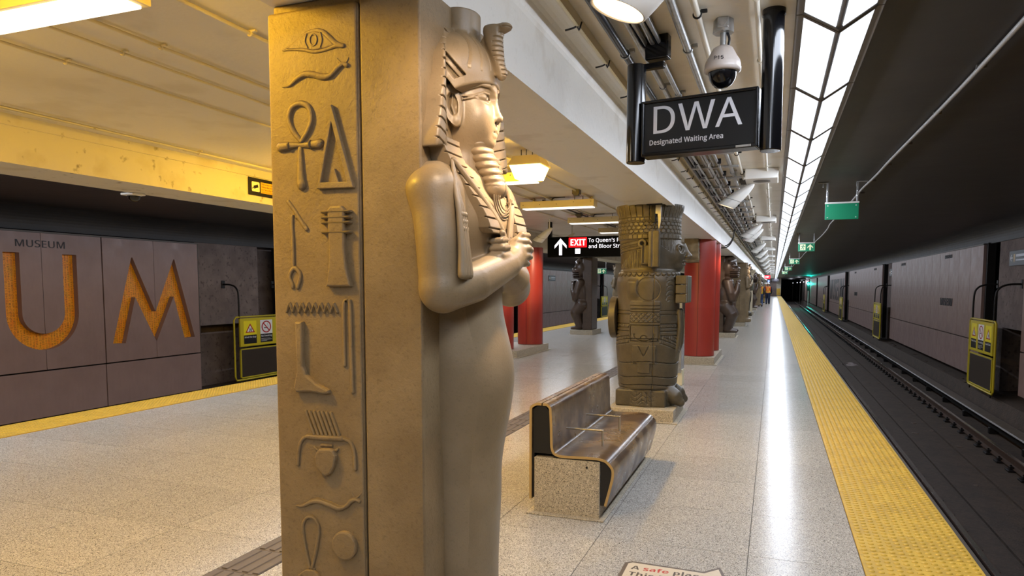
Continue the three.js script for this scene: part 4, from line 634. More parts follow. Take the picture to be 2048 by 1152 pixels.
    d = smin(d, chain(x, y, w, [[0.26, 0.29, 0.13], [0.33, 0.25, 0.14], [0.4, 0.19, 0.15]], [0.1, 0.09, 0.05]), 0.02); d = Math.max(d, 0.14 - y);
    return d;
  };
  const t = thing('warrior_pier', 'dark round pier carved as a warrior with scaled headdress, behind the bench', 'pillar', [-1.36, 0, -8.18]);
  part('figure', carve(warrior, [-0.47, 0.12, -0.47], [0.52, 2.43, 0.47], 0.0062), M.bronze, t);
  part('blade', [profileZ([[0.125, 2.405], [0.19, 2.405], [0.185, 2.2], [0.165, 2.115], [0.155, 2.2], [0.15, 2.29], [0.125, 2.29]], 0.37, 0.395, 0.003)], M.galv, t, 'pale hanging blade by the headdress');
  part('bracket', [rbox(0.03, 0.2, 2.385, 2.4, 0.3, 0.42, 0.003), rbox(0.085, 0.125, 2.2, 2.39, 0.36, 0.4, 0.004)], M.darkSteel, t);
  plinth('terrazzo plinth under the dark carved warrior pier', -1.73, -0.995, -8.64, -7.72, 0.14);
  dup(t, [-1.36, 0, -34.1], 0, 'dark carved warrior pier far down the row, just before the pale fluted column');
  plinth('terrazzo plinth under the far carved warrior pier', -1.73, -0.995, -34.55, -33.63, 0.14);
}
// ---------------------------------------------------------------- red round columns
{
  const red = std({ map: tex(256, (i) => mix3([168, 60, 46], [138, 44, 36], mid[i] * 0.7 + streak[i] * 0.5), 1.1), roughness: 0.34 });
  const t = thing('red_column', 'front red round column of the right pair, behind the dark warrior pier', 'column', [-1.36, 0, -14.14]);
  part('shaft', [cyl(0.295, 0.295, 0.158, 2.4, 0, 0, 48)], red, t); part('seam', [box(-0.004, 0.004, 0.158, 2.4, 0.293, 0.2965), box(0.293, 0.2965, 0.158, 2.4, -0.004, 0.004)], std({ color: 0x4a1512 }), t);
  const prof = [[0.2, 2.4], [0.52, 2.4], [0.52, 2.28], [0.5, 2.22], [0.515, 2.17], [0.48, 2.12], [0.49, 2.06], [0.44, 2.02], [0.4, 2.035], [0.38, 1.97], [0.27, 1.95], [0.2, 1.96]];
  const g = (s) => { const q = profileZ(prof.map(([x, y]) => [x, y]), -0.13, 0.13, 0.006); q.rotateY(s > 0 ? -Math.PI / 2 : Math.PI / 2); return metric(at(q, -0.12, 0, 0)); };
  const carved = std({ map: tex(256, (i) => mix3([156, 144, 118], [96, 84, 64], clamp(mid[i] * 1.6 - 0.3)), 0.4), bumpMap: tex(256, (i) => 255 * mid[i * 2 % mid.length], 0.35, false), bumpScale: 0.012, roughness: 0.6 });
  part('bracket', [g(1)], carved, t, 'carved stepped bracket'); part('bracket', [g(-1)], carved, t);
  const swirl = []; for (let k = 0; k < 5; k++) { const q = new THREE.TorusGeometry(0.03, 0.01, 6, 14, 5); q.rotateY(Math.PI / 2); swirl.push(metric(at(q, 0.014, 2.34 - k * 0.075, 0.46 - k * 0.045))); } part('scroll', swirl, carved, t);
  dup(t, [-1.36, 0, -15.42], 0, 'rear red round column of the right pair, mostly hidden behind the front one');
  plinth('terrazzo plinth under the right pair of red columns', -1.7, -1.03, -15.75, -13.78, 0.15);
  dup(t, [-5.55, 0, -14.14], Math.PI, 'front red round column of the left pair, partly hidden by the pharaoh statue'); dup(t, [-5.36, 0, -15.6], 0, 'rear red round column of the left pair, seen beside the pharaoh\'s elbow');
  plinth('terrazzo plinth under the left pair of red columns', -5.9, -5.02, -15.95, -13.75, 0.15);
  dup(t, [-1.36, 0, -59.2], 0, 'distant red round column behind the walking workers');
}
// ---------------------------------------------------------------- bear house posts
{
  const bear = (f, y, z) => {
    const wz = Math.abs(z), w = wz / 1.3; let d = rb3(f, y, wz, [0.15, 1.27, 0], [0.15, 1.13, 0.37], 0.02);
    let b = ell(f, y, w, [0.33, 1.22, 0], [0.25, 0.64, 0.36]); b = smin(b, ell(f, y, w, [0.36, 2.08, 0], [0.27, 0.38, 0.31]), 0.06); b = smin(b, ell(f, y, w, [0.4, 0.95, 0], [0.22, 0.3, 0.28]), 0.05);
    b = smin(b, rb3(f, y, w, [0.54, 1.93, 0], [0.16, 0.17, 0.19], 0.07), 0.04); b = smin(b, ell(f, y, w, [0.665, 2.03, 0], [0.06, 0.05, 0.1]), 0.03);
    b = smin(b, cap3(f, y, w, [0.55, 2.28, 0.06], [0.45, 2.22, 0.27], 0.06, 0.05), 0.04);
    b = smax(b, -ell(f, y, w, [0.58, 2.12, 0.22], [0.12, 0.075, 0.09]), 0.03); b = smin(b, ell(f, y, w, [0.52, 2.11, 0.2], [0.075, 0.062, 0.08]), 0.01);
    for (const [yy, hh] of [[1.925, 0.012], [1.87, 0.016], [1.81, 0.014]]) b = Math.max(b, -rb3(f, y, w, [0.64, yy, 0.1], [0.2, hh, 0.22], 0.005));
    b = Math.min(b, rb3(f, y, w, [0.53, 1.87, 0], [0.14, 0.12, 0.13], 0.02));
    b = smin(b, chain(f, y, w, [[0.38, 1.62, 0.24], [0.47, 1.3, 0.29], [0.52, 1.12, 0.28]], [0.15, 0.125, 0.115]), 0.03);
    b = smin(b, chain(f, y, w, [[0.52, 1.12, 0.27], [0.63, 1.36, 0.2], [0.655, 1.55, 0.13]], [0.115, 0.092, 0.07]), 0.02);
    for (let k = 0; k < 4; k++) b = smin(b, chain(f, y, w, [[0.64, 1.5 + k * 0.05, 0.15], [0.7, 1.52 + k * 0.05, 0.1], [0.695, 1.52 + k * 0.05, 0.04]], [0.027, 0.03, 0.025]), 0.008);
    b = smin(b, chain(f, y, w, [[0.34, 0.92, 0.2], [0.53, 0.68, 0.25], [0.46, 0.42, 0.23], [0.4, 0.25, 0.22]], [0.215, 0.165, 0.135, 0.115]), 0.03); b = smin(b, chain(f, y, w, [[0.4, 0.21, 0.23], [0.58, 0.18, 0.23], [0.65, 0.175, 0.23]], [0.09, 0.065, 0.05]), 0.03);
    const groove = Math.max(Math.abs(y - 1.715) - 0.008, Math.abs(w - 0.3) - 0.1); b = Math.max(b, -groove);
    return Math.max(smin(d, b * 0.88, 0.012), 0.14 - y, y - 2.4);
  };
  const geo = carve(bear, [-0.02, 0.11, -0.62], [0.78, 2.43, 0.62], 0.0125, 1.8);
  const t = thing('bear_pier', 'dark carved bear post with paws at its toothed mouth, right row beyond the red columns', 'pillar', [-1.67, 0, -21.9]);
  part('figure', geo, M.darkWood, t);
  dup(t, [-5.33, 0, -21.8], Math.PI, 'dark carved bear post facing left, standing below the overhead exit sign');
  dup(t, [-1.67, 0, -47.5], 0, 'distant dark bear post beside the left worker in an orange vest');
  dup(t, [-1.67, 0, -72], 0, 'most distant dark bear post, beyond the three workers');
  plinth('terrazzo plinth under the right bear post', -1.75, -1.03, -22.45, -21.4, 0.14); plinth('terrazzo plinth under the left bear post below the exit sign', -5.97, -5.25, -22.4, -21.2, 0.14); plinth('terrazzo plinth under the distant bear post beside the left worker', -1.75, -1.03, -48.1, -46.9, 0.14);
}
// far pharaoh piers, the fluted column
{
  const t = scene.getObjectByName('carved_pier');
  dup(t, [-1.275, 0, -28.15], 0, 'distant tan carved pier right behind the right-hand bear post'); dup(t, [-5.7, 0, -28.15], Math.PI, 'distant pale carved pier of the left row, just left of the warrior pier');
  dup(t, [-1.275, 0, -53.5], 0, 'very distant tan carved pier behind the leftmost worker');
  for (const [z, l] of [[-28.15, 'terrazzo plinth of the distant carved pier behind the right bear post'], [-40.1, 'terrazzo plinth under the pale fluted column']]) plinth(l, -1.68, -1.0, z - 0.5, z + 0.48, 0.14);
  plinth('terrazzo plinth of the distant carved pier in the left row', -6.05, -5.3, -28.6, -27.7, 0.14);
  const c = thing('fluted_column', 'slim pale fluted column with a flared top, right row in the distance', 'column', [-1.3, 0, -40.1]);
  const pts = []; for (let i = 0; i < 120; i++) { const a = i / 120 * 6.283, r = 0.235 - 0.016 * Math.abs(Math.sin(a * 10)); pts.push([r * Math.cos(a), r * Math.sin(a)]); } const sh = new THREE.ExtrudeGeometry(shapeOf(pts), { depth: 1.98, bevelEnabled: false }); sh.rotateX(-Math.PI / 2);
  const pale = std({ color: 0xc9bda2, roughness: 0.55 }); part('shaft', metric(at(sh, 0, 0.14, 0)), pale, c); part('capital', [lathe([[0.23, 2.1], [0.26, 2.12], [0.25, 2.15], [0.33, 2.25], [0.34, 2.28], [0, 2.28]]), rbox(-0.35, 0.35, 2.28, 2.4, -0.35, 0.35, 0.01)], pale, c);
}
// ---------------------------------------------------------------- bench
{
  const wood = std({ map: tex(512, (i, x, y) => { const g = streak[x * 512 + y], w = sstep(0.42, 0.68, mid[i]); return mix3(mix3([128, 105, 75], [96, 74, 49], clamp((g - 0.35) * 2.2)), [62, 43, 28], w * 0.7); }, 1.3), roughnessMap: tex(512, (i) => 70 + 80 * mid[i], 1.1, false), roughness: 0.7, bumpMap: tex(512, (i) => 255 * broad[i], 0.8, false), bumpScale: 0.0015 });
  const edge = std({ color: 0xa88c58, roughness: 0.55 }), t = thing('bench', 'curved bent-wood bench on a terrazzo block with two metal armrests', 'bench', [0, 0, 0]);
  t.position.set(-1.2, 0, -5.19); const L = 0.86, ox = 1.2;
  const shell = (path, th, inset) => { const c = new THREE.CatmullRomCurve3(path.map(([x, y]) => new THREE.Vector3(x + ox, y, 0)), false, 'catmullrom', 0.35), N = 60, a = [], b = []; for (let i = 0; i <= N; i++) { const p = c.getPoint(i / N), q = c.getTangent(i / N), n = [-q.y, q.x]; a.push([p.x + n[0] * th / 2, p.y + n[1] * th / 2]); b.push([p.x - n[0] * th / 2, p.y - n[1] * th / 2]); } return metric(toCreasedNormals(profileZ([...a, ...b.reverse()], -L + inset, L - inset), 0.5)); };
  const seat = [[-1.4, 0.729], [-1.372, 0.727], [-1.35, 0.705], [-1.345, 0.65], [-1.341, 0.55], [-1.338, 0.45], [-1.322, 0.408], [-1.281, 0.393], [-1.2, 0.393], [-1.1, 0.396], [-1.03, 0.396], [-0.975, 0.383], [-0.935, 0.34], [-0.93, 0.294], [-0.945, 0.22], [-0.978, 0.092]], back = [[-1.408, 0.729], [-1.44, 0.729], [-1.47, 0.715], [-1.483, 0.68], [-1.484, 0.4], [-1.484, 0.09]];
  part('seat', [shell(seat, 0.017, 0)], wood, t, 'worn brown seat and back'); part('back_panel', [shell(back, 0.017, 0)], wood, t);
  part('edge_band', [1, -1].flatMap((k) => [seat, back].map((q) => at(shell(q, 0.0165, L - 0.004), 0, 0, k * (L - 0.001)))), edge, t, 'light ply edges');
  const inf = (pts) => profileZ(pts.map(([x, y]) => [x + ox, y]), -L + 0.012, L - 0.012);
  part('infill', [inf([[-1.475, 0.1], [-1.462, 0.1], [-1.462, 0.4], [-1.33, 0.4], [-1.354, 0.45], [-1.358, 0.68], [-1.385, 0.715], [-1.44, 0.715], [-1.47, 0.69]]), inf([[-1.012, 0.09], [-0.985, 0.09], [-0.952, 0.2], [-0.94, 0.3], [-0.955, 0.345], [-1.0, 0.38], [-1.33, 0.384], [-1.33, 0.378], [-1.012, 0.375]])], M.blackMat, t);
  part('base', [rbox(-1.46 + ox, -1.015 + ox, 0, 0.376, -L - 0.004, L, 0.008), rbox(-1.5 + ox, -0.975 + ox, 0, 0.01, -L - 0.06, L + 0.05, 0.004)], M.terrazzoRough, t, 'terrazzo block');
  const chrome = std({ color: 0xb9b4aa, roughness: 0.25, metalness: 0.9 });
  for (const z of [-4.665, -5.225]) part('armrest', [rbox(-1.335 + ox, -1.07 + ox, 0.508, 0.518, z + 5.19 - 0.014, z + 5.19 + 0.014, 0.004), rbox(-1.082 + ox, -1.07 + ox, 0.4, 0.515, z + 5.19 - 0.012, z + 5.19 + 0.012, 0.004)], chrome, t);
  part('lock', [metric(at((() => { const g = new THREE.CylinderGeometry(0.007, 0.007, 0.004, 12); g.rotateX(Math.PI / 2); return g; })(), -1.1 + ox, 0.335, L + 0.005))], M.darkSteel, t);
}

// ---------------------------------------------------------------- conduits, tray and lamps along the ceiling
{
  const run = (name, label, x, y, r, m, z0 = 5, z1 = -112, pts) => { const t = thing(name, label, 'conduit', [x, y, 0]); part('tube', pts ? pipe(pts.map((p) => [p[0] - x, p[1] - y, p[2]]), r, pts.length * 6, 10, 0.35) : pipe([[0, 0, z0], [0, 0, z1]], r, 1, 10), m, t); return t; };
  const clips = (t, r, step, z0, z1, m = M.galv) => { const g = new THREE.TorusGeometry(r + 0.003, 0.004, 5, 12); g.scale(1, 1, 2); const q = merge([metric(g), rbox(r, r + 0.03, r * 0.3, r + 0.004, -0.009, 0.009, 0.003)]); for (let z = z0; z > z1; z -= step) { const c = part('clip', q, m, t); c.position.z = z; } };
  const Yc = 2.736;
  clips(run('conduit', 'black conduit along the ceiling beside the white beam', -0.775, Yc - 0.005, 0.021, M.blackPipe), 0.021, 1.9, -1.9, -22, M.galv);
  const bend = (x) => [[x, Yc, 5], [x, Yc, -2.6], [x, Yc, -2.9], [x + 0.012, Yc - 0.004, -3.08], [x + 0.06, Yc - 0.035, -3.24], [x + 0.09, Yc - 0.06, -3.4], [x + 0.095, Yc - 0.06, -3.6], [x + 0.08, Yc - 0.03, -3.82], [x + 0.03, Yc, -4.0], [x, Yc, -4.3], [x, Yc, -112]];
  clips(run('conduit', 'galvanised conduit with a double bend, left of two by the black sign post', -0.68, Yc, 0.0165, M.galv, 0, 0, bend(-0.68)), 0.0165, 1.5, -4.5, -20);
  clips(run('conduit', 'galvanised conduit with a double bend, right of two by the black sign post', -0.61, Yc, 0.0165, M.galv, 0, 0, bend(-0.61)), 0.0165, 1.5, -4.7, -20);
  clips(run('conduit', 'straight thick galvanised conduit running behind the black sign', -0.455, Yc, 0.02, M.galv), 0.02, 1.4, -2.45, -20);
  clips(run('conduit', 'cream conduit left of the dome camera', -0.363, Yc + 0.006, 0.015, M.whitePipe), 0.015, 1.2, -2.2, -20, M.darkSteel);
  clips(run('conduit', 'thin cream conduit right of the dome camera, running through the ceiling boxes', -0.104, Yc + 0.008, 0.0125, M.whitePipe), 0.0125, 0.9, -2.4, -20, M.whitePipe);
  for (const [x, r, l] of [[-3.75, 0.009, 'leftmost thin ceiling conduit at upper left, beside the strip light'], [-3.32, 0.008, 'second thin ceiling conduit from the left at upper left'], [-3.05, 0.009, 'third thin ceiling conduit from the left at upper left'], [-2.47, 0.01, 'thin ceiling conduit nearest the pharaoh pier at upper left'], [-5.06, 0.014, 'painted conduit along the top of the yellow-lit beam']]) clips(run('conduit', l, x, x < -5 ? 2.742 : 2.752, r, x < -5 ? M.oldPaint : M.fixture), r, 2.3, -2.9, -16, M.fixture);
  for (const [x, z0, l] of [[-3.21, -9.9, 'thin dark ceiling line right of the middle strip lights'], [-3.09, -10.4, 'thin dark ceiling line nearest the round warrior pier']]) run('conduit', l, x, 2.757, 0.011, M.steelGrey, z0, -30);
  // cable tray edge beside the beam, cross struts, tie ends
  const tray = thing('cable_tray', 'cream cable tray edge with dark tie ends along the white beam', 'cable tray', [-0.87, 2.72, 0]);
  part('lip', [profileZ([[-0.035, 0.048], [-0.035, 0.0], [-0.028, -0.006], [-0.02, 0], [-0.022, 0.048]], -112, 5)], M.fixture, tray);
  for (let z = -2.65; z > -26; z -= 0.62) { const c = part('tie_end', [pipe([[-0.03, 0.0, 0], [-0.05, -0.012, 0.012], [-0.085, -0.016, 0.01]], 0.0045, 6, 6), pipe([[-0.03, 0.02, 0.01], [-0.022, -0.02, 0.0], [-0.01, 0.02, -0.01]], 0.004, 6, 6)], M.blackMat, tray); c.position.z = z + (rnd() - 0.5) * 0.1; }
  for (let z = -5.2; z > -34; z -= 0.78) { const s = part('strut', [rbox(0.04, 0.5, -0.012, 0.012, -0.021, 0.021, 0.004)], M.galv, tray); s.position.set(0, 0.008 - 0.012, z); }
  const extra = thing('cable_bundle', 'bundle of dark cables and small conduits on struts above the bullet lamps', 'cables', [-0.72, 2.735, 0]);
  for (const [x, y, r, m] of [[-0.11, 0, 0.016, M.blackMat], [-0.02, -0.03, 0.012, M.galv], [0.08, -0.028, 0.013, M.galv], [0.17, -0.026, 0.012, M.galv]]) part('cable', pipe([[x, y, -5.4], [x + 0.004, y, -12], [x, y, -20], [x, y, -112]], r, 24, 8), m, extra);
  for (const x of [-0.03, 0.09, 0.19]) for (let z = -5.6; z > -30; z -= 0.78) { const c = part('clamp', [rbox(-0.018, 0.018, -0.05, 0.0, -0.012, 0.012, 0.004), cyl(0.004, 0.004, -0.08, -0.04, 0, 0, 6)], x === 0.09 ? M.galv : M.darkSteel, extra); c.position.set(x, 0, z); }
  const dr = thing('drooping_cable', 'two black cables drooping from the tray towards the red columns', 'cables', [-0.95, 2.5, -16.4]);
  for (const k of [0, 1]) part('cable', pipe([[0.12, 0.2 - k * 0.02, 0.6], [0.08, 0.05 - k * 0.03, 0.3], [-0.05, -0.08 - k * 0.04, 0], [-0.25, -0.1 - k * 0.035, -0.1], [-0.55, -0.1 - k * 0.03, -0.2]], 0.013), M.blackMat, dr);
  // more bullet lamps
  const L = [[-0.545, 2.42, -8.5, -1.05, 2.0, -8.72, 'white bullet spotlight aimed at the carved warrior\'s face'], [-0.54, 2.42, -14.0, -1.1, 1.9, -14.35, 'front one of two bullet spotlights close together by the red columns'], [-0.54, 2.42, -15.2, -1.1, 1.9, -15.55, 'rear one of two bullet spotlights close together by the red columns'], [-0.54, 2.43, -20.3, -1.1, 1.95, -21, 'bullet spotlight before the right bear post'], [-0.52, 2.43, -24, -1.1, 2.0, -24.1, 'bullet spotlight just beyond the right bear post'], [-0.52, 2.43, -28, -1, 1.9, -28.2, 'bullet spotlight by the distant tan pier'], [-0.52, 2.43, -33.6, -1, 1.9, -34, 'bullet spotlight by the far carved warrior'], [-0.52, 2.43, -39.6, -1.2, 1.9, -40, 'bullet spotlight by the pale fluted column'], [-0.52, 2.43, -47, -1, 1.9, -47.5, 'bullet spotlight by the distant bear post'], [-0.52, 2.43, -53, -1, 1.9, -53.5, 'farthest bullet spotlight, above the workers']];
  for (const [x, y, z, ax, ay, az, l] of L) bulletLamp([x, y, z], [ax, ay, az], l, undefined, z > -30, z < -23 ? 4 : 8);
  bulletLamp([-4.24, 2.36, -12.75], [-5.3, 1.7, -13.9], 'left one of two cream bullet spotlights above the exit sign', undefined, true, 16); bulletLamp([-4.2, 2.36, -14.2], [-5.3, 1.7, -15.3], 'right one of two cream bullet spotlights above the exit sign', undefined, true, 16);
  // white ceiling boxes with a round grille
  const b = thing('ceiling_box', 'white ceiling box with a dark oval below, nearest one beyond the black sign', 'ceiling box', [-0.158, 2.66, -8.1]);
  part('housing', [rbox(-0.17, 0.17, 0, 0.11, -0.42, 0, 0.008)], M.white, b); part('grille', [cyl(0.09, 0.09, -0.004, 0.004, 0, -0.21, 28)], M.steelGrey, b, 'dark oval grille');
  for (let k = 1; k < 12; k++) dup(b, [-0.165, 2.66, -8.1 - k * 5.35], 0, k === 1 ? 'white ceiling box, second beyond the black sign' : k === 2 ? 'white ceiling box, third beyond the black sign' : 'small white ceiling box in the far row before the end wall', k > 2 ? 'far white ceiling boxes' : undefined);
  const j = thing('junction_box', 'small dark square box on the cream conduit beyond the black sign', 'junction box', [-0.363, 2.7, -8.7]); part('box', [rbox(-0.05, 0.05, 0, 0.06, -0.05, 0.05, 0.005), rbox(-0.035, 0.035, -0.02, 0.005, -0.035, 0.035, 0.005)], M.steelGrey, j);
  dup(j, [-0.363, 2.7, -13.9], 0, 'small dark square box farther along the cream conduit'); dup(j, [-2.47, 2.71, -9.05], 0, 'small box on the ceiling line above the largest middle strip light'); dup(j, [-3.2, 2.71, -11.9], 0, 'small dark box on the ceiling behind the largest middle strip light');
  const cc = thing('wall_conduit', 'pale conduit snaking along the black vault above the right track', 'conduit', [1.08, 2.775, 0]);
  const pts = []; for (let z = 4; z > -90; z -= 1.1) pts.push([Math.sin(z * 0.9) * 0.012 + (z < -10 && z > -16 ? -0.03 : 0), Math.sin(z * 0.5) * 0.004, z]); part('tube', pipe(pts, 0.0135, 260, 8), std({ color: 0x8d8a86, roughness: 0.5 }), cc); for (let z = -4.9; z > -14; z -= 1.18) { const c = part('clip', [rbox(-0.006, 0.05, -0.004, 0.02, -0.008, 0.008, 0.003)], M.steelGrey, cc); c.position.z = z; }
}
// ---------------------------------------------------------------- the black hanging sign and the dome cameras
const face = 'Helvetica, Arial, sans-serif';
{
  const t = thing('hanging_sign', 'black hanging sign lettered DWA Designated Waiting Area between two posts', 'sign', [-0.362, 2.15, -3.6], -9.5 * Math.PI / 180), W = 0.565, H = 0.275;
  part('frame', [rbox(-W / 2, W / 2, 0, 0.02, -0.05, 0.05, 0.006), rbox(-W / 2, W / 2, H - 0.014, H, -0.05, 0.05, 0.005), rbox(-W / 2, -W / 2 + 0.014, 0, H, -0.05, 0.05, 0.005), rbox(W / 2 - 0.014, W / 2, 0, H, -0.05, 0.05, 0.005), rbox(-W / 2 + 0.01, W / 2 - 0.01, 0.01, H - 0.01, -0.04, 0.038, 0.004)], M.gloss, t);
  const print = sign(1024, 480, (g, w, h) => { g.fillStyle = '#0e1013'; g.fillRect(0, 0, w, h); g.fillStyle = '#c9cad0'; g.textBaseline = 'alphabetic'; g.font = `300px ${face}`; g.save(); const m = g.measureText('DWA').width; g.translate(48, 298); g.scale(868 / m, 1.24); g.fillText('DWA', 0, 0); g.restore(); g.font = `68px ${face}`; g.save(); const k = g.measureText('Designated Waiting Area').width; g.translate(46, 408); g.scale(706 / k, 1); g.lineWidth = 2; g.strokeStyle = '#c9cad0'; g.fillText('Designated Waiting Area', 0, 0); g.strokeText('Designated Waiting Area', 0, 0); g.restore(); }, { roughness: 0.3 });
  const pl = new THREE.PlaneGeometry(W - 0.03, H - 0.036); part('print', at(pl, 0, H / 2 + 0.003, 0.0388), print, t, 'white lettering on black');
  part('maker_plate', rbox(0.185, 0.255, 0.004, 0.014, 0.049, 0.0512, 0.001), M.galv, t);
  for (const x of [-0.327, 0.333]) { const s = new THREE.Shape(); s.absarc(0, 0, 0.05, 0, Math.PI * 2); const g = new THREE.ExtrudeGeometry(s, { depth: x < 0 ? 0.48 : 0.62, bevelEnabled: true, bevelSize: 0.004, bevelThickness: 0.004, bevelOffset: -0.004, curveSegments: 28 }); g.rotateX(-Math.PI / 2); g.scale(0.94, 1, 1.1); part('post', [metric(at(g, x, -0.015, 0)), ...(x < 0 ? [rbox(x + 0.03, x + 0.15, 0.5, 0.62, -0.09, -0.03, 0.008), rbox(x - 0.02, x + 0.13, 0.455, 0.485, -0.07, -0.03, 0.006)] : [cyl(0.052, 0.052, 0.595, 0.62, x, 0, 28)])], M.gloss, t); }
  const c = thing('dome_camera', 'pale dome camera marked P15 hanging right above the black sign', 'camera', [-0.26, 2.77, -3.59]);
  part('mount', [cyl(0.049, 0.046, -0.062, 0, 0, 0, 8), rbox(-0.026, 0.026, -0.05, 0, 0.04, 0.05, 0.006), (() => { const g = new THREE.CylinderGeometry(0.016, 0.016, 0.006, 20); g.rotateX(Math.PI / 2); return metric(at(g, 0, -0.026, 0.052)); })()], M.galv, c); part('stem', [cyl(0.0145, 0.0145, -0.13, -0.06, 0, 0, 20)], M.galv, c); part('cable', pipe([[0.018, -0.06, 0], [0.028, -0.09, 0], [0.024, -0.125, 0]], 0.006), M.blackMat, c);
  part('housing', lathe([[0, -0.122], [0.03, -0.124], [0.046, -0.134], [0.056, -0.152], [0.066, -0.172], [0.079, -0.192], [0.084, -0.21], [0.084, -0.222], [0.086, -0.226], [0.085, -0.24], [0.072, -0.248], [0.06, -0.24], [0, -0.236]], 40), std({ map: tex(128, (i) => mix3([205, 196, 188], [182, 170, 162], mid[i * 9 % mid.length]), 0.2), roughness: 0.35 }), c);
  part('bubble', lathe([[0.066, -0.238], [0.066, -0.25], [0.06, -0.278], [0.045, -0.302], [0.022, -0.316], [0, -0.32]], 36), M.gloss, c, 'dark glossy bubble');
  const n = part('number', lettering('P15', 0.017, 0.044, 0.002, letterMat, fontR), letterMat, c); n.position.set(-0.012, -0.205, 0.0828); n.rotation.x = -0.12;
  const d = thing('dome_camera', 'small dome camera under the yellow-lit beam at far left', 'camera', [-5.93, 2.415, -5.24]);
  part('base', [rbox(-0.09, 0.075, -0.022, 0, -0.075, 0.075, 0.006)], M.white, d); part('bubble', lathe([[0.062, -0.02], [0.062, -0.03], [0.054, -0.058], [0.034, -0.076], [0, -0.083]], 30), M.gloss, d); part('ring', [(() => { const g = new THREE.TorusGeometry(0.0625, 0.004, 6, 30); g.rotateX(Math.PI / 2); return metric(at(g, 0, -0.024, 0)); })()], M.white, d);
}
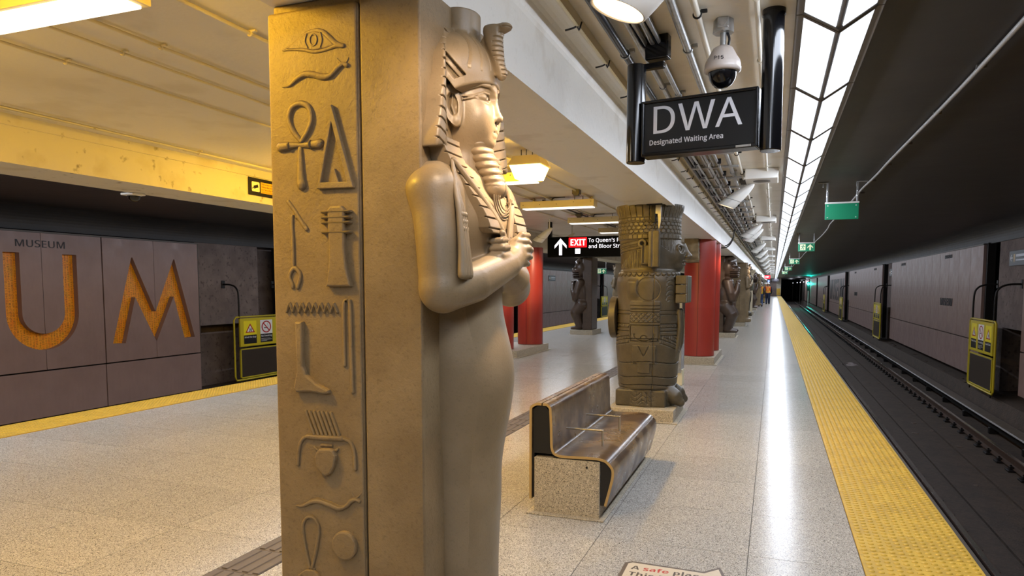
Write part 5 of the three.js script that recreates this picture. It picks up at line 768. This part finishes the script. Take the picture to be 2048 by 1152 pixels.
// ---------------------------------------------------------------- overhead exit sign, notices
{
  const t = thing('exit_sign', 'overhead black sign with lit arrow and red EXIT, To Queen\'s Park and Bloor Street', 'sign', [-4.212, 2.073, -13.36]), W = 2.35, H = 0.395;
  const dull = new THREE.MeshPhysicalMaterial({ color: 0x0c0b0b, roughness: 0.6, specularIntensity: 0.3 });
  part('case', [rbox(0, W, 0, H, -0.07, 0.07, 0.008), rbox(0, 0.065, 0, 0.697, -0.05, 0.05, 0.006), rbox(W - 0.065, W, 0, 0.697, -0.05, 0.05, 0.006)], dull, t);
  const draw = (g, w, h) => {
    g.fillStyle = '#000'; g.fillRect(0, 0, w, h); g.fillStyle = '#f4f2ff'; const k = h / 0.395, X = (m) => m * k, Yy = (m) => h - m * k;
    g.beginPath(); [[0.262, 0.345], [0.386, 0.2], [0.386, 0.138], [0.293, 0.238], [0.293, 0.0], [0.231, 0.0], [0.231, 0.238], [0.138, 0.138], [0.138, 0.2]].forEach(([x, y], i) => i ? g.lineTo(X(x), Yy(y + 0.03)) : g.moveTo(X(x), Yy(y + 0.03))); g.fill();
    g.fillStyle = '#f0141c'; g.fillRect(X(0.43), Yy(0.385), X(0.365), X(0.2)); g.fillStyle = '#fff'; g.font = `bold ${X(0.165)}px ${face}`; g.textBaseline = 'alphabetic'; g.save(); g.translate(X(0.452), Yy(0.222)); g.scale(X(0.32) / g.measureText('EXIT').width, 1.1); g.fillText('EXIT', 0, 0); g.restore();
    g.fillStyle = '#f4f2ff'; g.fillRect(X(0.56), Yy(0.16), X(0.105), X(0.105)); g.strokeStyle = '#555'; g.lineWidth = 3; g.beginPath(); g.moveTo(X(0.575), Yy(0.07)); g.lineTo(X(0.65), Yy(0.145)); g.stroke();
    g.font = `${X(0.105)}px ${face}`; g.fillText("To Queen's Park", X(0.825), Yy(0.285)); g.fillText('and Bloor Street', X(0.825), Yy(0.165));
  };
  const m = sign(2048, 344, draw); const exitMat = new THREE.MeshPhysicalMaterial({ roughness: 0.7, specularIntensity: 0.2, map: m.map }); exitMat.emissive = new THREE.Color(0xffffff); exitMat.emissiveMap = m.map; exitMat.emissiveIntensity = 1.5;
  part('print', at(new THREE.PlaneGeometry(W - 0.02, H - 0.02), W / 2, H / 2, 0.0712), exitMat, t, 'lit arrow and lettering');
  const v = thing('notice', 'black and yellow camera notice on the yellow-lit beam at left', 'sign', [-5.333, 2.49, -6.47], Math.PI / 2);
  part('plate', rbox(-0.3, 0.3, 0, 0.19, 0, 0.006, 0.002), M.blackMat, v);
  part('print', at(new THREE.PlaneGeometry(0.596, 0.186), 0, 0.095, 0.0072), sign(768, 240, (g, w, h) => { g.fillStyle = '#17120c'; g.fillRect(0, 0, w, h); g.fillStyle = '#efe3c0'; g.beginPath(); g.roundRect(56, 52, 160, 136, 16); g.fill(); g.save(); g.translate(136, 120); g.rotate(-0.3); g.fillStyle = '#17120c'; g.fillRect(-40, -22, 92, 42); g.fillRect(-58, -8, 22, 14); g.beginPath(); g.moveTo(-60, -14); g.lineTo(-76, 12); g.lineTo(-56, 14); g.fill(); g.restore(); g.fillStyle = '#f0b41e'; g.fillRect(240, 44, 490, 152); g.fillStyle = '#1c140a'; g.font = `bold 36px ${face}`; g.fillText('This area is being', 254, 82); g.fillText('Video Recorded', 254, 120); g.fillText('for Security Purposes', 254, 158, 466); g.fillStyle = '#5a4410'; for (let i = 0; i < 4; i++) g.fillRect(254, 168 + i * 7, 440 - i * 30, 2.5); }), v);
  // green signs over the right track
  const run = sign(512, 280, (g, w, h) => { g.fillStyle = '#0f7a55'; g.fillRect(0, 0, w, h); g.fillStyle = '#e3ecc0'; g.fillRect(58, 36, 170, 208); g.fillStyle = '#0f7a55'; g.strokeStyle = '#0f7a55'; g.lineCap = g.lineJoin = 'round'; g.beginPath(); g.arc(160, 66, 17, 0, 7); g.fill(); g.lineWidth = 24; g.beginPath(); g.moveTo(148, 100); g.lineTo(130, 150); g.stroke(); g.lineWidth = 17; g.beginPath(); g.moveTo(150, 98); g.lineTo(182, 122); g.lineTo(206, 112); g.moveTo(146, 98); g.lineTo(106, 100); g.lineTo(86, 126); g.moveTo(132, 150); g.lineTo(168, 172); g.lineTo(160, 222); g.moveTo(128, 152); g.lineTo(112, 194); g.lineTo(72, 200); g.stroke(); g.fillStyle = '#e3ecc0'; g.beginPath(); [[370, 34], [462, 138], [462, 182], [394, 116], [394, 246], [346, 246], [346, 116], [278, 182], [278, 138]].forEach(([x, y], i) => i ? g.lineTo(x, y) : g.moveTo(x, y)); g.fill(); }, { roughness: 0.4 });
  run.emissive = new THREE.Color(0xffffff); run.emissiveMap = run.map; run.emissiveIntensity = 0.25;
  const green = std({ color: 0x0b8a60, roughness: 0.3 });
  const make = (p, label, print) => {
    const s = thing('green_sign', label, 'sign', p), W = 0.38, H = 0.2;
    part('plate', rbox(-W / 2, W / 2, 0, H, -0.008, 0.008, 0.003), green, s); if (print) part('print', at(new THREE.PlaneGeometry(W - 0.004, H - 0.004), 0, H / 2, 0.0092), print, s, 'running figure and arrow');
    part('top_rail', rbox(-W / 2 - 0.004, W / 2 + 0.004, H - 0.004, H + 0.016, -0.012, 0.012, 0.003), M.white, s);
    for (const k of [-1, 1]) part('strap', [rbox(k * (W / 2 - 0.02) - 0.011, k * (W / 2 - 0.02) + 0.011, H, 0.46, -0.004, 0.004, 0.002), rbox(k < 0 ? -W / 2 - 0.09 : W / 2 - 0.03, k < 0 ? -W / 2 + 0.03 : W / 2 + 0.09, 0.452, 0.464, -0.015, 0.015, 0.002), rbox(k * (W / 2) - 0.03 - 0.006, k * (W / 2) - 0.03 + 0.006, 0.4, 0.455, -0.006, 0.006, 0.002), cyl(0.009, 0.009, 0.34, 0.352, k * (W / 2 - 0.02), 0.008, 8), cyl(0.009, 0.009, 0.28, 0.292, k * (W / 2 - 0.02), 0.008, 8)], M.galv, s);
    part('bolt', [[-0.16, 0.17], [0.16, 0.17], [-0.16, 0.025], [0.16, 0.025]].map(([x, y]) => metric(at(new THREE.SphereGeometry(0.008, 8, 6), x, y, 0.01))), M.white, s); return s;
  };
  make([0.765, 2.334, -9.7], 'plain green sign panel hanging over the right track, nearest');
  make([0.722, 2.363, -18.8], 'green running-figure sign over the right track, second hanging sign', run);
  make([0.71, 2.363, -29.3], 'green running-figure sign over the right track, third hanging sign', run); make([0.7, 2.363, -41], 'small distant green running-figure sign, fourth hanging sign', run); make([0.69, 2.363, -53], 'tiny most distant green running-figure sign over the right track', run);
  make([-6.1, 2.0, -26.5], 'small green sign left of the round warrior pier, under the far beam', run).position.set(-6.15, 1.98, -26.2);
  // trackside boards
  const pic = sign(1024, 512, (g, w, h) => {
    g.fillStyle = '#c9b61e'; g.fillRect(0, 0, w, h);
    const tri = (cx, cy, s) => { g.beginPath(); g.moveTo(cx, cy - s); g.lineTo(cx + s * 0.92, cy + s * 0.75); g.lineTo(cx - s * 0.92, cy + s * 0.75); g.closePath(); g.fillStyle = '#b01e1e'; g.fill(); g.beginPath(); g.moveTo(cx, cy - s * 0.62); g.lineTo(cx + s * 0.62, cy + s * 0.56); g.lineTo(cx - s * 0.62, cy + s * 0.56); g.closePath(); g.fillStyle = '#eee'; g.fill(); g.fillStyle = '#1a1a1a'; g.beginPath(); g.arc(cx - 4, cy - s * 0.12, 8, 0, 7); g.fill(); g.fillRect(cx - 12, cy, 16, 40); g.fillRect(cx + 14, cy - 4, 14, 58); g.fillRect(cx - 20, cy + 40, 12, 22); };
    const plate = (x, top, lines) => { g.fillStyle = top; g.fillRect(x, 40, 250, 270); g.fillStyle = '#141414'; g.fillRect(x, 310, 250, 165); g.fillStyle = '#ddd'; lines.forEach((s, i) => { g.font = `bold ${i ? 20 : 42}px ${face}`; if (typeof s === 'string') g.fillText(s, x + 14, 365 + i * 30, 225); else g.fillRect(x + 14, 378 + i * 22, s, 6); }); };
    plate(60, '#f2e01c', ['Mind the Gap']); tri(185, 190, 100);
    plate(387, '#ecebea', ['No Smoking', 190, 220, 120]); g.strokeStyle = '#b01e1e'; g.lineWidth = 22; g.beginPath(); g.ellipse(512, 175, 88, 105, 0, 0, 7); g.stroke(); g.fillStyle = '#222'; g.fillRect(462, 186, 80, 14); g.strokeStyle = '#555'; g.lineWidth = 5; g.beginPath(); g.moveTo(545, 180); g.bezierCurveTo(560, 140, 520, 140, 540, 105); g.stroke(); g.strokeStyle = '#b01e1e'; g.lineWidth = 20; g.beginPath(); g.moveTo(452, 100); g.lineTo(572, 250); g.stroke();
    plate(714, '#f2e01c', ['Stand Clear']); tri(839, 190, 100);
  }, { roughness: 0.35 });
  const yel = std({ color: 0xb8a61e, roughness: 0.4 });
  const board = (side, z0, z1, label) => {
    const X = side > 0 ? 3.95 : -10.95, s = thing('track_board', label, 'sign board', [X, 0, (z0 + z1) / 2], side > 0 ? -Math.PI / 2 : Math.PI / 2), W = Math.abs(z1 - z0), h = W / 2;
    const loop = [[-h + 0.06, 0.83], [h - 0.06, 0.83], [h, 0.77], [h, -0.5], [h - 0.06, -0.56], [-h + 0.06, -0.56], [-h, -0.5], [-h, 0.77]].map((p) => [p[0], p[1], 0]);
    part('frame', [pipe(loop, 0.02, 64, 8, 0.1, true), box(-h + 0.16, -h + 0.2, -0.53, 0.8, -0.012, 0.012), box(h - 0.2, h - 0.16, -0.53, 0.8, -0.012, 0.012)].slice(0, 1), yel, s);
    const inner = -h + (side > 0 ? 0.1 : 0.16), iw = h - 0.1;
    part('upper_panel', [rbox(inner, iw, 0.17, 0.8, -0.02, 0.02, 0.006)], yel, s); const pw = (iw - inner) - 0.02; part('print', at(new THREE.PlaneGeometry(pw, 0.6), (iw + inner) / 2, 0.485, 0.0215), pic, s, 'three warning plates');
    part('lower_panel', [rbox(inner + 0.03, iw - 0.03, -0.5, 0.1, -0.015, 0.015, 0.006)], std({ color: 0x3a3026, roughness: 0.35 }), s); part('lower_rim', [rbox(inner, iw, 0.1, 0.13, -0.018, 0.018, 0.005), rbox(inner, inner + 0.03, -0.53, 0.13, -0.018, 0.018, 0.005), rbox(iw - 0.03, iw, -0.53, 0.13, -0.018, 0.018, 0.005), rbox(inner, iw, -0.53, -0.5, -0.018, 0.018, 0.005)], yel, s);
    for (const k of [-1, 1]) { const x = k * (h - 0.16); part('arm', [pipe([[x, 0.8, 0], [x, 1.2, 0], [x, 1.4, -0.02], [x, 1.5, -0.1], [x, 1.54, -0.24], [x, 1.545, -0.42]], 0.019, 30, 8, 0.4), rbox(x - 0.05, x + 0.05, 1.46, 1.63, -0.425, -0.405, 0.004)], M.darkSteel, s); part('foot', [cyl(0.016, 0.016, -0.64, -0.55, x, 0, 8)], M.darkSteel, s); }
  };
  board(1, -15.55, -17.4, 'yellow-framed warning board by the right wall, large and nearest'); board(1, -30.8, -32.8, 'yellow-framed warning board at the second bay of the right wall'); board(1, -47.2, -49.2, 'yellow-framed warning board beside the big wall letters on the right'); board(1, -63, -65, 'yellow-framed warning board farthest down the right wall');
  board(-1, -12.1, -14.05, 'yellow-framed warning board by the left wall, partly behind the pharaoh pier'); board(-1, -46.6, -48.6, 'distant yellow-framed board of the left wall, between the bear post and the warrior');
  const w = sign(512, 140, (g, W, H) => { g.fillStyle = '#15161a'; g.fillRect(0, 0, W, H); g.strokeStyle = '#c9cdd4'; g.lineWidth = 12; g.beginPath(); g.moveTo(90, 66); g.lineTo(34, 66); g.moveTo(60, 34); g.lineTo(32, 66); g.lineTo(60, 98); g.stroke(); g.fillStyle = '#b5995a'; g.beginPath(); g.moveTo(112, 30); g.lineTo(150, 30); g.lineTo(150, 74); g.quadraticCurveTo(146, 100, 131, 112); g.quadraticCurveTo(116, 100, 112, 74); g.fill(); g.fillStyle = '#c3c8d0'; g.fillRect(172, 34, 210, 24); g.fillRect(392, 36, 90, 20); g.fillRect(172, 82, 300, 14); });
  const ws = thing('wall_sign', 'dark wayfinding sign with an arrow and shield high on the right wall', 'sign', [4.35, 1.9, -15.85], -Math.PI / 2); part('plate', rbox(-0.6, 0.6, 0, 0.29, 0, 0.015, 0.003), M.blackMat, ws); part('print', at(new THREE.PlaneGeometry(1.19, 0.28), 0, 0.145, 0.0165), w, ws);
  dup(ws, [4.35, 1.9, -31.2], -Math.PI / 2, 'dark wayfinding sign in the second bay of the right wall');
  const ls = dup(ws, [-11.24, 1.8, -36.3], Math.PI / 2, 'small black wall sign seen across the left track, left of the bear post');
}
// ---------------------------------------------------------------- floor decal, info board, far end
{
  const s = new THREE.Shape(); [[-0.335, 0.22], [-0.335, 0.3], [-0.3, 0.332], [0.075, 0.318], [0.155, 0.41], [0.185, 0.31], [0.33, 0.3], [0.36, 0.27], [0.36, -0.36], [-0.335, -0.36]].forEach((p, i) => i ? s.lineTo(...p) : s.moveTo(...p)); s.closePath();
  const g = new THREE.ShapeGeometry(s), uv = g.attributes.uv, p = g.attributes.position; for (let i = 0; i < p.count; i++) uv.setXY(i, (p.getX(i) + 0.36) / 0.76, (p.getY(i) + 0.36) / 0.8); g.rotateX(-Math.PI / 2);
  const m = sign(1024, 1078, (c, w, h) => { const k = w / 0.76, X = (x) => (x + 0.36) * k, Yy = (y) => h - (y + 0.36) * k; c.fillStyle = '#5d5149'; c.fillRect(0, 0, w, h); c.fillStyle = '#cdbfa8'; c.beginPath(); [[-0.315, 0.22], [-0.315, 0.295], [-0.295, 0.314], [0.083, 0.3], [0.15, 0.378], [0.172, 0.294], [0.33, 0.282], [0.342, 0.26], [0.342, -0.34], [-0.315, -0.34]].forEach((q, i) => i ? c.lineTo(X(q[0]), Yy(q[1])) : c.moveTo(X(q[0]), Yy(q[1]))); c.fill(); const r = mulberry(3); c.strokeStyle = 'rgba(120,104,84,.35)'; for (let i = 0; i < 60; i++) { c.lineWidth = 1 + r() * 2; c.beginPath(); let x = r() * w, y = r() * h; c.moveTo(x, y); for (let j = 0; j < 5; j++) c.lineTo(x += (r() - 0.5) * 60, y += (r() - 0.5) * 60); c.stroke(); }
    c.font = `bold ${0.068 * k}px ${face}`; c.fillStyle = '#4a3f38'; c.fillText('A ', X(-0.29), Yy(0.225)); const a = c.measureText('A ').width; c.fillStyle = '#b5352a'; c.fillText('safe', X(-0.29) + a, Yy(0.225)); const b = c.measureText('safe ').width; c.fillStyle = '#4a3f38'; c.fillText('place', X(-0.29) + a + b, Yy(0.225)); c.fillText('This Designated', X(-0.29), Yy(0.14)); c.fillText('Waiting Area', X(-0.29), Yy(0.055)); });
  m.roughness = 0.5; const d = solo('floor_decal', at(g, -0.385, 0.0015, -3.39), m, 'floor sticker reading A safe place, at the bottom edge', 'sticker');
  const b = thing('info_board', 'thin dark board on a pale foot seen edge-on right of the warrior pier', 'board', [-1.3, 0, -10.9]);
  part('panel', [rbox(-0.02, 0.02, 0.22, 1.58, -0.2, 0.2, 0.006)], M.gloss, b); part('edge', [rbox(-0.024, 0.024, 0.2, 1.6, 0.19, 0.206, 0.004)], M.galv, b); part('foot', [rbox(-0.06, 0.035, 0, 0.24, -0.1, 0.12, 0.01)], M.fixture, b);
  part('bulkhead', [box(-0.35, 0.7, 2.3, 2.77, ZEND + 0.01, ZEND + 0.8)], std({ color: 0x55525a }), scene.getObjectByName('wall_front')); part('pier_face', [box(-1.0, 0.35, 0, 2.3, ZEND + 0.01, ZEND + 0.5)], M.concrete, scene.getObjectByName('wall_front'));
  const e = thing('lit_sign', 'small glowing red sign hanging above the distant workers', 'sign', [-0.52, 2.12, -60.5]); const rd = sign(256, 128, (c, w, h) => { c.fillStyle = '#ff1c30'; c.fillRect(0, 0, w, h); c.fillStyle = '#fff'; c.font = `bold 84px ${face}`; c.fillText('EXIT', 30, 95, 196); }); rd.emissive = new THREE.Color(0xffffff); rd.emissiveMap = rd.map; rd.emissiveIntensity = 1.6;
  part('case', rbox(-0.22, 0.22, 0, 0.3, -0.05, 0.05, 0.01), M.blackMat, e); part('print', at(new THREE.PlaneGeometry(0.42, 0.28), 0, 0.15, 0.052), rd, e); part('hanger', [cyl(0.012, 0.012, 0.3, 0.65, -0.15, 0, 6), cyl(0.012, 0.012, 0.3, 0.65, 0.15, 0, 6)], M.blackMat, e);
  const bl = thing('blue_lamp', 'tiny blue lamp under the glowing red sign', 'lamp', [-0.42, 1.93, -61]); part('bulb', metric(new THREE.SphereGeometry(0.07, 14, 10)), glow(0x2a66ff, 4), bl); part('bracket', [cyl(0.012, 0.012, 0.05, 0.84, 0, 0, 6)], M.blackMat, bl);
  const y = thing('yellow_gate', 'small yellow panel at the far end of the platform', 'panel', [0.68, 0, -116.6]); part('board', rbox(-0.28, 0.28, 0.15, 1.2, -0.03, 0.03, 0.01), M.yellow, y); part('leg', [box(-0.26, -0.2, 0, 0.2, -0.02, 0.02), box(0.2, 0.26, 0, 0.2, -0.02, 0.02)], M.steelGrey, y);
  // signal and tunnel posts beyond
  const sg = thing('track_signal', 'teal-glowing track signal on a pale post by the far right wall', 'signal', [4.04, -1.22, -95.5]); part('post', [cyl(0.035, 0.035, 0, 2.2, 0, 0, 10)], M.white, sg); part('head', [rbox(-0.14, 0.14, 2.2, 3.3, -0.1, 0.08, 0.02)], M.darkSteel, sg); part('lens', metric(at(new THREE.SphereGeometry(0.17, 16, 12), 0, 3.05, 0.12)), glow(0x2affe0, 12), sg, 'teal lens');
  const sl = new THREE.PointLight(0x22ffe2, 20, 0, 2); sl.position.set(4.04, 1.83, -95.3); sl.castShadow = true; sl.shadow.radius = 4; scene.add(sl);
  const P = [[4.05, -99], [3.9, -107], [3.75, -116], [3.6, -126], [3.22, -138]];
  let first; P.forEach(([x, z], i) => { if (!first) { first = thing('tunnel_post', 'pale post in the dark tunnel beyond the teal signal', 'post', [x, -1.22, z], 0, 'pale tunnel posts'); part('post', cyl(0.035, 0.035, 0, 3.3, 0, 0, 8), M.steelGrey, first); part('lamp', metric(at(new THREE.SphereGeometry(0.06, 10, 8), 0, 3.36, 0)), glow(0xeef2ff, 3), first); } else dup(first, [x, -1.22, z]); });
  for (const [x, z] of [[3.6, -110], [3, -132]]) { const l = new THREE.PointLight(0xeef4ff, 5, 0, 2); l.position.set(x - 0.25, 2.1, z); l.castShadow = true; scene.add(l); }
}
// ---------------------------------------------------------------- the three workers walking away
{
  const skin = std({ color: 0xb98a6a }), orange = std({ color: 0xf2702a, roughness: 0.7 }), tape = std({ color: 0xd8d24a, roughness: 0.4 }), helmet = std({ color: 0xe4e4e0, roughness: 0.35 }), jeans = std({ color: 0x36486a, roughness: 0.9 }), navy = std({ color: 0x1d2740, roughness: 0.9 }), tan = std({ color: 0x8a7038, roughness: 0.9 }), boot = std({ color: 0x2a2420, roughness: 0.8 });
  function worker(p, label, step, top, legs, vest, crossTape) {
    const legsP = [-1, 1].map((s) => { const k = s * step; return [[s * 0.095, 0.93, 0], [s * 0.1, 0.5, -0.04 - k * 0.12], [s * 0.1, 0.09, k * 0.24 + 0.02], [s * 0.11, 0.045, k * 0.24 - 0.14]]; });
    const armsP = [-1, 1].map((s) => [[s * 0.2, 1.43, 0.01], [s * 0.265, 1.16, 0.04 + s * step * 0.12], [s * 0.25, 0.93, s * step * 0.2 - 0.08]]);
    const torso = (x, y, z) => smin(rb3(x, y, z, [0, 1.2, 0], [0.17, 0.3, 0.115], 0.1), rb3(x, y, z, [0, 1.38, 0.0], [0.205, 0.13, 0.115], 0.09), 0.08);
    const arm = (x, y, z) => Math.min(...armsP.map((a) => chain(x, y, z, a, [0.075, 0.06, 0.045])));
    const leg = (x, y, z) => smin(Math.min(...legsP.map((l) => chain(x, y, z, l.slice(0, 3), [0.1, 0.075, 0.055]))), rb3(x, y, z, [0, 0.93, 0], [0.17, 0.11, 0.115], 0.09), 0.05);
    const foot = (x, y, z) => Math.min(...legsP.map((l) => chain(x, y, z, l.slice(2), [0.058, 0.045])));
    const head = (x, y, z) => smin(smin(ell(x, y, z, [0, 1.66, -0.01], [0.078, 0.12, 0.098]), ell(x, y, z, [0, 1.63, -0.105], [0.015, 0.02, 0.02]), 0.02), cap3(x, y, z, [0, 1.45, 0.01], [0, 1.58, 0], 0.06, 0.055), 0.03);
    const hands = (x, y, z) => Math.min(...armsP.map((a) => { const q = a[2]; let d = ell(x, y, z, [q[0], q[1] - 0.06, q[2] - 0.02], [0.025, 0.055, 0.045]); for (let i = 0; i < 4; i++) d = smin(d, cap3(x, y, z, [q[0], q[1] - 0.09, q[2] - 0.05 + i * 0.021], [q[0], q[1] - 0.165 - (i === 1 || i === 2 ? 0.012 : 0), q[2] - 0.055 + i * 0.02], 0.011, 0.009), 0.006); return smin(d, cap3(x, y, z, [q[0], q[1] - 0.04, q[2] - 0.055], [q[0], q[1] - 0.11, q[2] - 0.085], 0.013, 0.01), 0.01); }));
    const all = (x, y, z) => Math.min(smin(smin(torso(x, y, z), arm(x, y, z), 0.04), leg(x, y, z), 0.05), foot(x, y, z), head(x, y, z), hands(x, y, z));
    const lo = [-0.42, -0.02, -0.5], hi = [0.42, 1.9, 0.5], t = thing('person', label, 'person', p), C = (f, h = 0.02) => carve(f, lo, hi, h);
    part('body', C(all, 0.016), skin, t); part('jacket', C((x, y, z) => Math.max(smin(torso(x, y, z), arm(x, y, z), 0.04) - 0.014, y - 1.52, 0.84 - y)), top, t); part('trousers', C((x, y, z) => Math.max(leg(x, y, z) - 0.02, y - 1.03, 0.08 - y)), legs, t);
    part('boots', C((x, y, z) => Math.max(foot(x, y, z) - 0.016, -y)), boot, t);
    const v = (x, y, z) => Math.max(torso(x, y, z) - 0.034, y - 1.5, 0.9 - y, Math.abs(x) - 0.215); part('vest', C(v), vest, t);
    part('tape', C((x, y, z) => Math.max(v(x, y, z) - 0.009, Math.min(Math.abs(y - 1.03) - 0.03, crossTape ? Math.abs(Math.abs(x) - Math.abs(y - 1.28) * 0.62) - 0.026 : Math.abs(Math.abs(x) - 0.12) - 0.026), 0.95 - y)), tape, t);
    part('helmet', [lathe([[0.135, 1.715], [0.14, 1.722], [0.128, 1.73], [0.122, 1.77], [0.1, 1.82], [0.06, 1.85], [0, 1.858]], 26), at(lathe([[0.1, 1.712], [0.145, 1.716], [0.145, 1.722], [0.1, 1.73]], 20), 0, 0, -0.035), rbox(-0.012, 0.012, 1.79, 1.868, -0.1, 0.1, 0.01)], helmet, t);
  }
  worker([-0.93, 0, -55.8], 'worker in white helmet, orange vest and blue jeans walking on the left', 1, std({ color: 0x3a2e26 }), jeans, orange, false);
  worker([-0.72, 0, -67.5], 'worker in white helmet and mustard vest walking in the middle, partly hidden', -1, tan, tan, std({ color: 0xc98a2a }), true);
  worker([-0.47, 0, -63.5], 'worker in navy and an orange vest with crossed yellow tape, on the right', -1, navy, navy, orange, true);
}
renderer.render(scene, camera);
